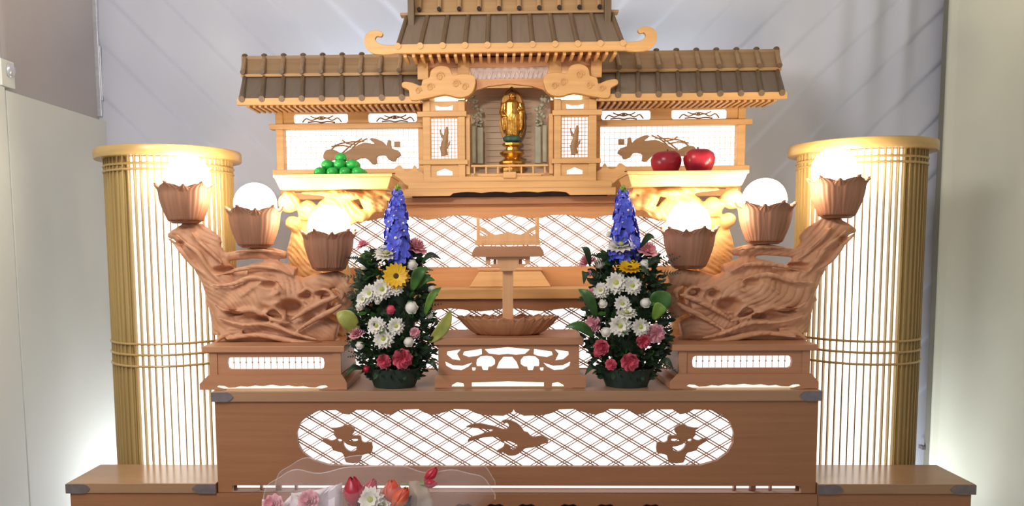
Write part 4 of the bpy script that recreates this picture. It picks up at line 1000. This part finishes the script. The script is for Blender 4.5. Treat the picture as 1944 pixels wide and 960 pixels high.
# two red apples
ra = P(1350, 305, YO).x-P(1298, 305, YO).x; ra /= 2
for i, (px, lab) in enumerate(((1268, 'dark red apple, the left one on the right-hand tray'), (1323, 'brighter red apple with a high shoulder, the right one on the right-hand tray'))):
    r = ra*1.12; x = P(px, 305, YO).x
    t = thing('red_apple', lab, 'apple', (0, 0, 0), 'red apples on the right tray')
    fn = lambda r_, z_, a: (r_*(1+0.035*math.cos(5*a)), z_*(1+0.03*math.cos(a)))
    MB().lathe([(0, -0.66*r), (0.25*r, -0.78*r), (0.5*r, -0.74*r), (0.8*r, -0.42*r), (0.97*r, 0.0*r), (1.0*r, 0.32*r), (0.88*r, 0.66*r), (0.62*r, 0.84*r), (0.35*r, 0.84*r), (0.12*r, 0.72*r), (0, 0.64*r)], n=30, fn=fn).build('flesh', fruit_r, t, 70)
    MB().tube([(0, 0, 0.55*r), (0.03*r, 0, 0.8*r), (0.12*r, 0, 1.0*r)], [0.045*r, 0.04*r, 0.06*r], 8).build('stem', stem_m, t)
    t.location = (x, YO+0.025-0.055*i, oR[2]-0.0085+0.785*r); t.rotation_euler = (0, 0, 0.6+i*2.0)

# ------------------------------------------------------------------ flowers
def frame_of(d):
    d = Vector(d).normalized(); return d.to_track_quat('Z', 'Y').to_matrix()
def petal(m, c, R, ang, l, w, up=0.25, z0=0.0, n=5, curl=0.0, w0=0.35):
    """one thin petal from centre outwards in the local frame R (z = facing direction)"""
    def fn(u, v):
        x = l*u; hw = w*0.5*(w0+(1-w0)*math.sin(min(1, u*1.05)*PI*0.62))*(1 if u < 0.75 else math.sqrt(max(0.02, 1-((u-0.75)/0.25)**2)))
        y = (v*2-1)*hw; z = z0+up*x-curl*x*x/l+0.12*w*abs(v*2-1)
        X_ = x*math.cos(ang)-y*math.sin(ang); Y_ = x*math.sin(ang)+y*math.cos(ang)
        return tuple(Vector(c)+R @ Vector((X_, Y_, z)))
    m.grid(fn, n, 2)
def mum(parent, c, d, r):
    R = frame_of(d); m = MB(); r *= 1.1
    for ring, (k, ll, up) in enumerate(((15, 1.0, 0.15), (13, 0.82, 0.5), (9, 0.55, 1.0))):
        for i in range(k): petal(m, c, R, 2*PI*(i+0.5*ring)/k+random.uniform(-.08, .08), r*ll*random.uniform(.92, 1.05), r*0.36, up, 0, 4, 0.15)
    f = m.build('chrysanthemum', white_p, parent, 60)
    MB().ell(Vector(c)+R @ Vector((0, 0, r*0.12)), r*0.24, r*0.24, r*0.24, 10).build('flower_eye', eye_m, f)
def carnation(parent, c, d, r, mat, name='carnation'):
    R = frame_of(d); m = MB()
    for lay in range(5):
        rr = r*(1-0.13*lay); up = lay*0.34; k = 9
        def fn(u, v, rr=rr, up=up, lay=lay):
            a = 2*PI*u; ro = rr*v*(1-up*0.22)*(1+0.07*math.sin(9*a+lay*2)*v)
            z = r*(0.10*lay)+up*rr*v*v*0.55+0.10*r*v*math.sin(k*a+lay*1.7)
            return tuple(Vector(c)+R @ Vector((ro*math.cos(a), ro*math.sin(a), z)))
        m.grid(lambda u, v: fn(u, max(v, 0.02)), 36, 4, True)
    m.build(name, mat, parent, 80)
def bud(parent, c, d, r, mat):
    R = frame_of(d); m = MB()
    m.ell(c, r*0.8, r*0.8, r, 12, R)
    for i in range(6): petal(m, Vector(c)-R @ Vector((0, 0, r*0.7)), R, i*PI/3, r*0.9, r*0.9, 1.6, 0, 4, 0.3)
    m.build('rosebud', mat, parent, 70)
def daisy_big(parent, c, d, r):
    R = frame_of(d); m = MB()
    r *= 1.12
    for ring, k in ((0, 16), (1, 14)):
        for i in range(k): petal(m, c, R, 2*PI*(i+0.5*ring)/k, r*(1-0.15*ring), r*0.36, 0.12+0.3*ring, 0.002*ring, 4, 0.1)
    f = m.build('sunflower', yellow_p, parent, 60)
    MB().ell(Vector(c)+R @ Vector((0, 0, r*0.05)), r*0.30, r*0.30, r*0.14, 14, R).build('flower_centre', brown_c, f)
def big_leaf(parent, a, b, w, mat, bend=(0, -0.02, 0.02), name='leaf', face=(0, -1, 0)):
    a = Vector(a); b = Vector(b); ax = b-a; side = ax.cross(Vector(face)).normalized(); nrm = side.cross(ax).normalized()
    def fn(u, v):
        p = a+ax*u+Vector(bend)*math.sin(PI*u)*1.0
        hw = w*math.sin(PI*min(1, u*0.97+0.03))**0.75*(1-0.25*u)
        t = v*2-1
        return tuple(p+side*hw*t+nrm*(0.22*abs(t)*hw+0.02*w*math.sin(20*u)*abs(t)))
    MB().grid(fn, 14, 6).build(name, mat, parent, 70, 0, 0.0012)

def foliage(parent, c, rx, ry, zlo, zhi, n, mat, size=0.03, name='foliage', tw=None):
    m = MB(); r_ = random.Random(int(rx*1e4)+n)
    for i in range(n):
        th = r_.uniform(0, 2*PI); z = zlo+(zhi-zlo)*r_.random(); f = (z-zlo)/(zhi-zlo)
        prof_ = math.sin(PI*min(1, 0.12+0.80*f))**0.6 if tw is None else tw(f)
        rr = prof_*r_.uniform(0.55, 1.0)
        p = Vector((c[0]+rx*rr*math.cos(th), c[1]+ry*rr*math.sin(th), z))
        d = Vector((math.cos(th)*r_.uniform(.4, 1.2), math.sin(th)*r_.uniform(.4, 1.2), r_.uniform(-0.5, 0.9))).normalized()
        s1 = d.cross(Vector((r_.uniform(-1, 1), r_.uniform(-1, 1), r_.uniform(-1, 1)))).normalized(); l = size*r_.uniform(0.7, 1.4); w_ = l*0.24
        nn = d.cross(s1)
        v = [m.bm.verts.new(q_) for q_ in (p, p+d*l*0.35+s1*w_, p+d*l*0.75+s1*w_*0.8+nn*l*0.04, p+d*l, p+d*l*0.75-s1*w_*0.8+nn*l*0.04, p+d*l*0.35-s1*w_)]
        m.bm.faces.new(v[:4]); m.bm.faces.new([v[0], v[3], v[4], v[5]])
    o = m.build(name, mat, parent, 0); o['kind'] = 'stuff'; return o

YA = 2.41
def arrangement(s, axis_px, leftside):
    ax = P(axis_px, 650, YA).x; zb = ZT+0.001
    other = 'with a yellow sunflower facing front and yellow-green leaves, left of centre' if s < 0 else 'with broad dark green leaves and half-hidden yellow bloom, right of centre'
    t = thing('flower_arrangement', 'potted arrangement of white and pink flowers under a blue spire, %s' % ('left of centre' if s < 0 else 'right of centre'), 'flower arrangement', (ax, YA, zb), 'flower arrangements on the altar')
    k = YA/F
    zp = lambda y: P(axis_px, y, YA).z
    w0 = 46*k
    MB().lathe([(0, zb), (w0*0.86, zb), (w0*0.9, zb+0.008), (w0*1.12, P(axis_px, 700, YA).z), (w0*1.16, P(axis_px, 696, YA).z), (w0*1.05, P(axis_px, 696, YA).z), (w0*1.0, P(axis_px, 702, YA).z), (0, P(axis_px, 702, YA).z)], (ax, YA, 0), 36, 1.0, 0.85).build('pot', pot_m, t, 40)
    z0, z1 = zp(712), zp(478)
    MB().ell((ax, YA, (zp(700)+zp(500))/2), 42*k, 0.055, (z1-z0)*0.44, 16).build('moss_core', leaf_d, t)
    tw = lambda f: (0.62+0.38*math.sin(PI*min(1, f*1.35))) if f < 0.62 else 0.98-1.25*(f-0.62)
    foliage(t, (ax, YA), 80*k, 0.085, z0-0.004, z1, 1700, leaf_d, 0.024, 'foliage', tw)
    foliage(t, (ax, YA), 76*k, 0.088, z0+0.03, z1, 160, leaf_m, 0.03, 'green_sprigs', tw)
    # fern tips sticking out
    m = MB(); rr = random.Random(5+s)
    for i in range(26):
        th = rr.uniform(-0.2, PI+0.2); zz_ = rr.uniform(zp(690), zp(480)); L = rr.uniform(0.03, 0.06)
        dr = Vector((math.cos(th), -0.5*abs(math.sin(th)), rr.uniform(-0.2, 0.6))).normalized()
        if rr.random() < 0.5: dr.x = -dr.x
        p0 = Vector((ax+dr.x*70*k*rr.uniform(0.7, 1.0), YA-0.05, zz_))
        for j in range(7):
            pj = p0+dr*L*j/6
            for sg in (-1, 1):
                e = pj+dr*0.008+Vector((dr.z, 0, -dr.x)).normalized()*sg*0.012*(1-j/8)
                a_ = m.bm.verts.new(pj); b_ = m.bm.verts.new(e); c_ = m.bm.verts.new(pj+dr*0.006); m.bm.faces.new((a_, b_, c_))
    o = m.build('fern_tips', leaf_d, t, 0); o['kind'] = 'stuff'
    def surf(px, py, out=1.0):
        """point on the front surface of the bunch at this height and side"""
        v = P(px, py, YA-0.07); dx = (v.x-ax)
        f = (v.z-z0)/(z1-z0); R_ = 82*k*max(0.25, tw(min(1, max(0, f)))); q_ = min(0.98, abs(dx)/max(R_, abs(dx)+1e-4))
        dy = -0.092*math.sqrt(max(0.02, 1-q_*q_))*max(0.45, tw(min(1, max(0, f))))
        w_ = P(px, py, YA+dy*out); d = Vector((dx*0.9/R_*0.7, dy/0.092-0.35, 0.12+0.25*(f-0.5))).normalized()
        return Vector((w_.x, YA+dy*out, w_.z)), d
    return t, ax, surf, k
def fill(t, surf, k, items):
    for kind, px, py, r in items:
        c, d = surf(px, py); c = c+d*0.004
        r *= k
        if kind == 'mum': mum(t, c, d, r)
        elif kind == 'flatmum': mum(t, c, (d+Vector((0, 0, 1.6))).normalized(), r)
        elif kind == 'wbud': bud(t, c, d, r, white_p)
        elif kind == 'pink': carnation(t, c, d, r, pink_p)
        elif kind == 'flatpink': carnation(t, c, (d+Vector((0, 0, 1.8))).normalized(), r, pink_p)
        elif kind == 'rose': carnation(t, c, d, r, rose_p)
        elif kind == 'rosebud': bud(t, c, d, r, rose_p)
        elif kind == 'redbud': bud(t, c, d, r, red_p)
        elif kind == 'sun': daisy_big(t, c+d*0.012, d, r)
        elif kind == 'flatsun': daisy_big(t, c+d*0.008, (d+Vector((0, 0, 1.7))).normalized(), r)
def spire(t, pts, r, n, seed):
    m, m2 = MB(), MB(); rr = random.Random(seed); pts = [Vector(p) for p in pts]
    L = len(pts)-1
    def at(f):
        f = min(0.9999, max(0, f))*L; i = int(f); return pts[i].lerp(pts[i+1], f-i)
    st = MB().tube([at(i/8) for i in range(9)], [0.004]*8+[0.002], 6)
    for i in range(n):
        f = (i+0.5)/n; th = i*2.39996+rr.uniform(-.2, .2); R_ = r*(1-0.62*f**1.3)*rr.uniform(0.72, 1.08)
        d = Vector((math.cos(th), math.sin(th), 0.25)).normalized(); c = at(f)+d*R_*0.8; c.y = at(f).y+d.y*R_*0.8
        Rf = frame_of(d); rad = max(0.006, R_*0.52)*rr.uniform(.85, 1.1)
        for j in range(5): petal(m, c, Rf, 2*PI*j/5+rr.random(), rad, rad*0.95, 0.22, 0, 3, 0.1, 0.5)
        if i % 2: m2.ell(c+Rf @ Vector((0, 0, rad*0.22)), rad*0.20, rad*0.20, rad*0.18, 6)
    f = m.build('delphinium_spire', blue_p, t, 60)
    m2.build('floret_eyes', white_p, f)['kind'] = 'stuff'
    m3 = MB()
    tp_ = at(1.0)
    for i in range(12):
        th = i*2.4; m3.ell(tp_+Vector((math.cos(th)*0.006, math.sin(th)*0.006, -0.01+i*0.0024)), 0.004, 0.004, 0.005, 6)
    m3.build('green_buds', leaf_l, f)['kind'] = 'stuff'
    st.build('stalk', leaf_m, f)

# left arrangement
t, ax, surf, k = arrangement(-1, 748, True)
zoomL = lambda u, v: (620+u/2.286, 340+v/2.286)
its = [('mum',220,635,17),('mum',302,637,16),('mum',250,690,19),('mum',245,478,20),('mum',190,495,17),('mum',162,520,14),('mum',302,472,14),('wbud',365,558,14),('wbud',152,552,10),('wbud',355,705,11),('wbud',150,720,9),('flatmum',262,328,24),('wbud',365,375,12),('wbud',170,380,8),('wbud',225,530,7),('flatpink',165,290,14),('flatpink',378,302,24),('flatpink',133,672,15),('pink',382,665,10),('wbud',450,478,8),('wbud',440,590,8),
       ('rose',250,790,14),('rose',328,778,19),('rosebud',280,566,10),('redbud',178,822,8),('redbud',318,338,5),('sun',302,424,23)]
fill(t, surf, k, [(a, *zoomL(u, v), r) for a, u, v, r in its])
def lf_(pa, pb, ya, yb): a = P(*pa, ya); b = P(*pb, yb); return a, b
a, b = lf_((682,636),(640,592), YA-0.05, YA-0.07); big_leaf(t, a, b, 0.030, leaf_y)
a, b = lf_((815,650),(856,588), YA-0.04, YA-0.06); big_leaf(t, a, b, 0.021, leaf_y, (0.012, 0, 0))
a, b = lf_((806,600),(838,545), YA-0.05, YA-0.06); big_leaf(t, a, b, 0.013, leaf_l)
a, b = lf_((782,552),(812,508), YA-0.09, YA-0.11); big_leaf(t, a, b, 0.020, leaf_m)
a, b = lf_((790,548),(826,532), YA-0.08, YA-0.10); big_leaf(t, a, b, 0.016, leaf_m)
for pa, pb in (((800,500),(838,492)),((700,510),(672,500)),((690,700),(655,716)),((812,690),(832,706)),((700,560),(662,545))):
    a, b = lf_(pa, pb, YA-0.05, YA-0.08); big_leaf(t, a, b, 0.010, leaf_d)
spire(t, [P(757, 500, YA-0.02), P(751, 420, YA-0.02), P(755, 362, YA-0.02)], 31*k, 90, 3)

# right arrangement
t, ax, surf, k = arrangement(1, 1190, False)
zoomR = lambda u, v: (1070+u/2.284, 340+v/2.284)
its = [('flatmum',250,292,25),('wbud',165,368,12),('mum',230,450,20),('mum',297,462,17),('mum',165,482,15),('mum',255,540,15),('flatmum',272,582,18),('mum',245,635,20),('mum',332,640,16),('wbud',186,662,11),('wbud',350,537,11),('wbud',175,540,10),('wbud',345,372,11),
       ('flatpink',108,362,18),('flatpink',358,314,21),('pink',125,500,12),('pink',130,627,16),('pink',398,668,18),('wbud',202,242,7),('pink',115,410,7),('rose',345,700,14),('rose',165,728,15),('rosebud',150,752,9),('rose',206,802,11),('rose',286,792,17),('flatsun',285,388,20)]
fill(t, surf, k, [(a, *zoomR(u, v), r) for a, u, v, r in its])
a, b = lf_((1133,605),(1098,548), YA-0.05, YA-0.06); big_leaf(t, a, b, 0.018, leaf_m)
a, b = lf_((1128,640),(1072,620), YA-0.06, YA-0.08); big_leaf(t, a, b, 0.017, leaf_m)
a, b = lf_((1232,602),(1272,556), YA-0.05, YA-0.07); big_leaf(t, a, b, 0.036, leaf_m)
a, b = lf_((1240,606),(1262,582), YA-0.09, YA-0.10); big_leaf(t, a, b, 0.022, leaf_l)
for pa, pb in (((1120,505),(1104,470)),((1110,520),(1108,540)),((1225,510),(1255,500)),((1130,700),(1110,712)),((1250,690),(1278,700)),((1200,520),(1235,525)),((1215,470),(1245,452))):
    a, b = lf_(pa, pb, YA-0.05, YA-0.08); big_leaf(t, a, b, 0.011, leaf_d)
spire(t, [P(1184, 500, YA-0.02), P(1186, 420, YA-0.02), P(1183, 364, YA-0.02)], 31*k, 90, 8)

# ------------------------------------------------------------------ front table with wrapped bouquet
YG = 2.10
t = thing('front_table', 'low wooden table in front of the altar carrying the bouquet', 'table', (0, 2.0, 0))
zt_ = 0.655
MB().box(-0.95, 0.70, 1.80, 2.26, zt_-0.025, zt_).build('table_top', slab, t, 0, 0.002)
for x in (-0.90, 0.62):
    for y in (1.83, 2.20): MB().box(x, x+0.035, y, y+0.035, 0, zt_-0.0255).build('leg', brown, t, 0, 0.002)
def G(px, py, y=YG): return P(px, py, y)
bq = thing('wrapped_bouquet', 'bouquet of red tulips and white blooms in clear wrap at the bottom of the photo', 'bouquet', (G(700, 950).x, YG, zt_+0.001))
def cfn(u, v):
    th = PI*u; px = 500+440*(1-math.cos(th))/2
    hgt = 886+64*(1-math.sin(th)**0.55)
    hgt += 5*math.sin(7*th)+3*math.sin(13*th+1)
    top = G(px, hgt, YG+0.02); bot = Vector((G(720, 950).x+(top.x-G(720, 950).x)*0.45, YG-0.16, zt_+0.02))
    r = top.lerp(bot, v); r.z += 0.01*math.sin(v*PI*2)*(1-v); r.y -= 0.05*math.sin(PI*v)
    return tuple(r)
MB().grid(cfn, 48, 10).build('front_wrap', cello, bq, 80)
def cfn2(u, v):
    p = Vector(cfn(u, v)); p.y += 0.11*(1-v)+0.01; return tuple(p)
MB().grid(cfn2, 48, 10).build('back_wrap', cello, bq, 80)
edge = [cfn(i/48, 0) for i in range(49)]
MB().tube(edge, 0.0016, 6).build('wrap_edge', edge_m, bq)
MB().tube([tuple(Vector(cfn2(i/48, 0))) for i in range(49)], 0.0014, 6).build('wrap_edge', edge_m, bq)
def sheet(name, pts, mat, y=YG, dep=0.03, sd=1):
    pp = [G(a, b, y) for a, b in pts]; c = sum(pp, Vector())/len(pp); c.y -= dep
    m = MB(); cv = m.bm.verts.new(c); rv = []
    r2 = random.Random(sd)
    for i, p in enumerate(pp): rv.append(m.bm.verts.new(p+Vector((0, r2.uniform(-dep, dep)*0.5, 0))))
    for i in range(len(rv)): m.bm.faces.new((cv, rv[i], rv[(i+1) % len(rv)]))
    bmesh.ops.subdivide_edges(m.bm, edges=m.bm.edges[:], cuts=3, use_grid_fill=True)
    for v in m.bm.verts: v.co.y += 0.006*math.sin(v.co.x*120)+0.004*math.sin(v.co.z*150)
    m.build(name, mat, bq, 30, 0, 0.0008)
sheet('lilac_paper', [(545,985),(550,938),(575,930),(620,924),(648,918),(650,985)], paper_w, YG-0.02, 0.025, 2)
sheet('white_paper_edge', [(495,1000),(500,944),(540,952),(556,936),(600,926),(570,975)], paper_w, YG+0.03, 0.02, 4)
sheet('tan_paper', [(775,990),(776,914),(790,912),(812,924),(822,950),(822,990)], paper_t, YG-0.03, 0.02, 5)
def tulip(c, d, r, l, mat, name='tulip', leafm=leaf_l):
    R = frame_of(d); c = Vector(c); m = MB()
    for lay in range(2):
        for i in range(3):
            a = 2*PI*(i+0.5*lay)/3
            def fn(u, v, a=a, lay=lay):
                z = l*u; rr = r*(1-0.08*lay)*(0.25+0.80*math.sin(min(1, u*1.25)*PI*0.55)**0.9)*(1-0.72*(max(0, u-0.45)/0.55)**1.3)
                hw = 1.05*math.sqrt(max(0.01, math.sin(PI*min(1, 0.15+0.85*u))))
                th = a+(v*2-1)*hw
                return tuple(c+R @ Vector((rr*math.cos(th), rr*math.sin(th), z)))
            m.grid(fn, 9, 6)
    f = m.build(name, mat, bq, 70, 0, 0.0008)
    e = c-R @ Vector((0, 0, 1))*0.06
    MB().tube([c+R @ Vector((0, 0, 0.004)), c-R @ Vector((0, 0, 1))*0.03, e], [0.005, 0.0035, 0.003], 8).build('flower_stem', leafm, f)
tulip(G(676, 962, YG-0.05), (-0.12, 0.05, 1), 0.031, 0.082, red_p)
tulip(G(690, 956, YG-0.03), (0.45, 0.1, 1), 0.022, 0.074, red_p)
tulip(G(745, 958, YG-0.05), (0.0, 0.1, 1), 0.028, 0.068, orange_p)
tulip(G(746, 966, YG-0.07), (0.6, -0.1, 0.9), 0.022, 0.072, orange_p)
tulip(G(806, 914, YG-0.00), (0.7, 0.0, 0.8), 0.015, 0.052, red_p, 'tulip_bud')
tulip(G(804, 918, YG-0.02), (1, -0.1, 0.05), 0.012, 0.038, red_p, 'tulip_bud')
mum(bq, G(704, 948, YG-0.07), (-0.1, -1, 0.4), 0.034)
mum(bq, G(728, 958, YG-0.06), (0.1, -1, 0.4), 0.024)
carnation(bq, G(585, 950, YG-0.055), (-0.2, -1, 0.6), 0.030, pink_p)
carnation(bq, G(518, 958, YG-0.03), (-0.2, -1, 0.6), 0.030, pink_p)
m = MB()
r2 = random.Random(3)
for i in range(90):
    p = G(r2.uniform(655, 790), r2.uniform(950, 985), YG-0.03+r2.uniform(-.02, .02)); d = Vector((r2.uniform(-1, 1), r2.uniform(-1, 0), r2.uniform(0, 1))).normalized(); s1 = d.cross(Vector((0, 1, 0.3))).normalized()*0.006
    a_ = [m.bm.verts.new(q_) for q_ in (p, p+d*0.014+s1, p+d*0.032, p+d*0.014-s1)]; m.bm.faces.new(a_)
o = m.build('bouquet_foliage', leaf_d, bq, 0); o['kind'] = 'stuff'
st = G(715, 985, YG-0.08)
MB().tube([(st.x, YG-0.06, st.z+0.02), (st.x, YG-0.12, zt_+0.03), (st.x, YG-0.20, zt_+0.02)], [0.03, 0.022, 0.018], 12).build('stem_bundle', leaf_m, bq)

# bookkeeping value used while building
for o in bpy.data.objects:
    if '_o' in o: del o['_o']
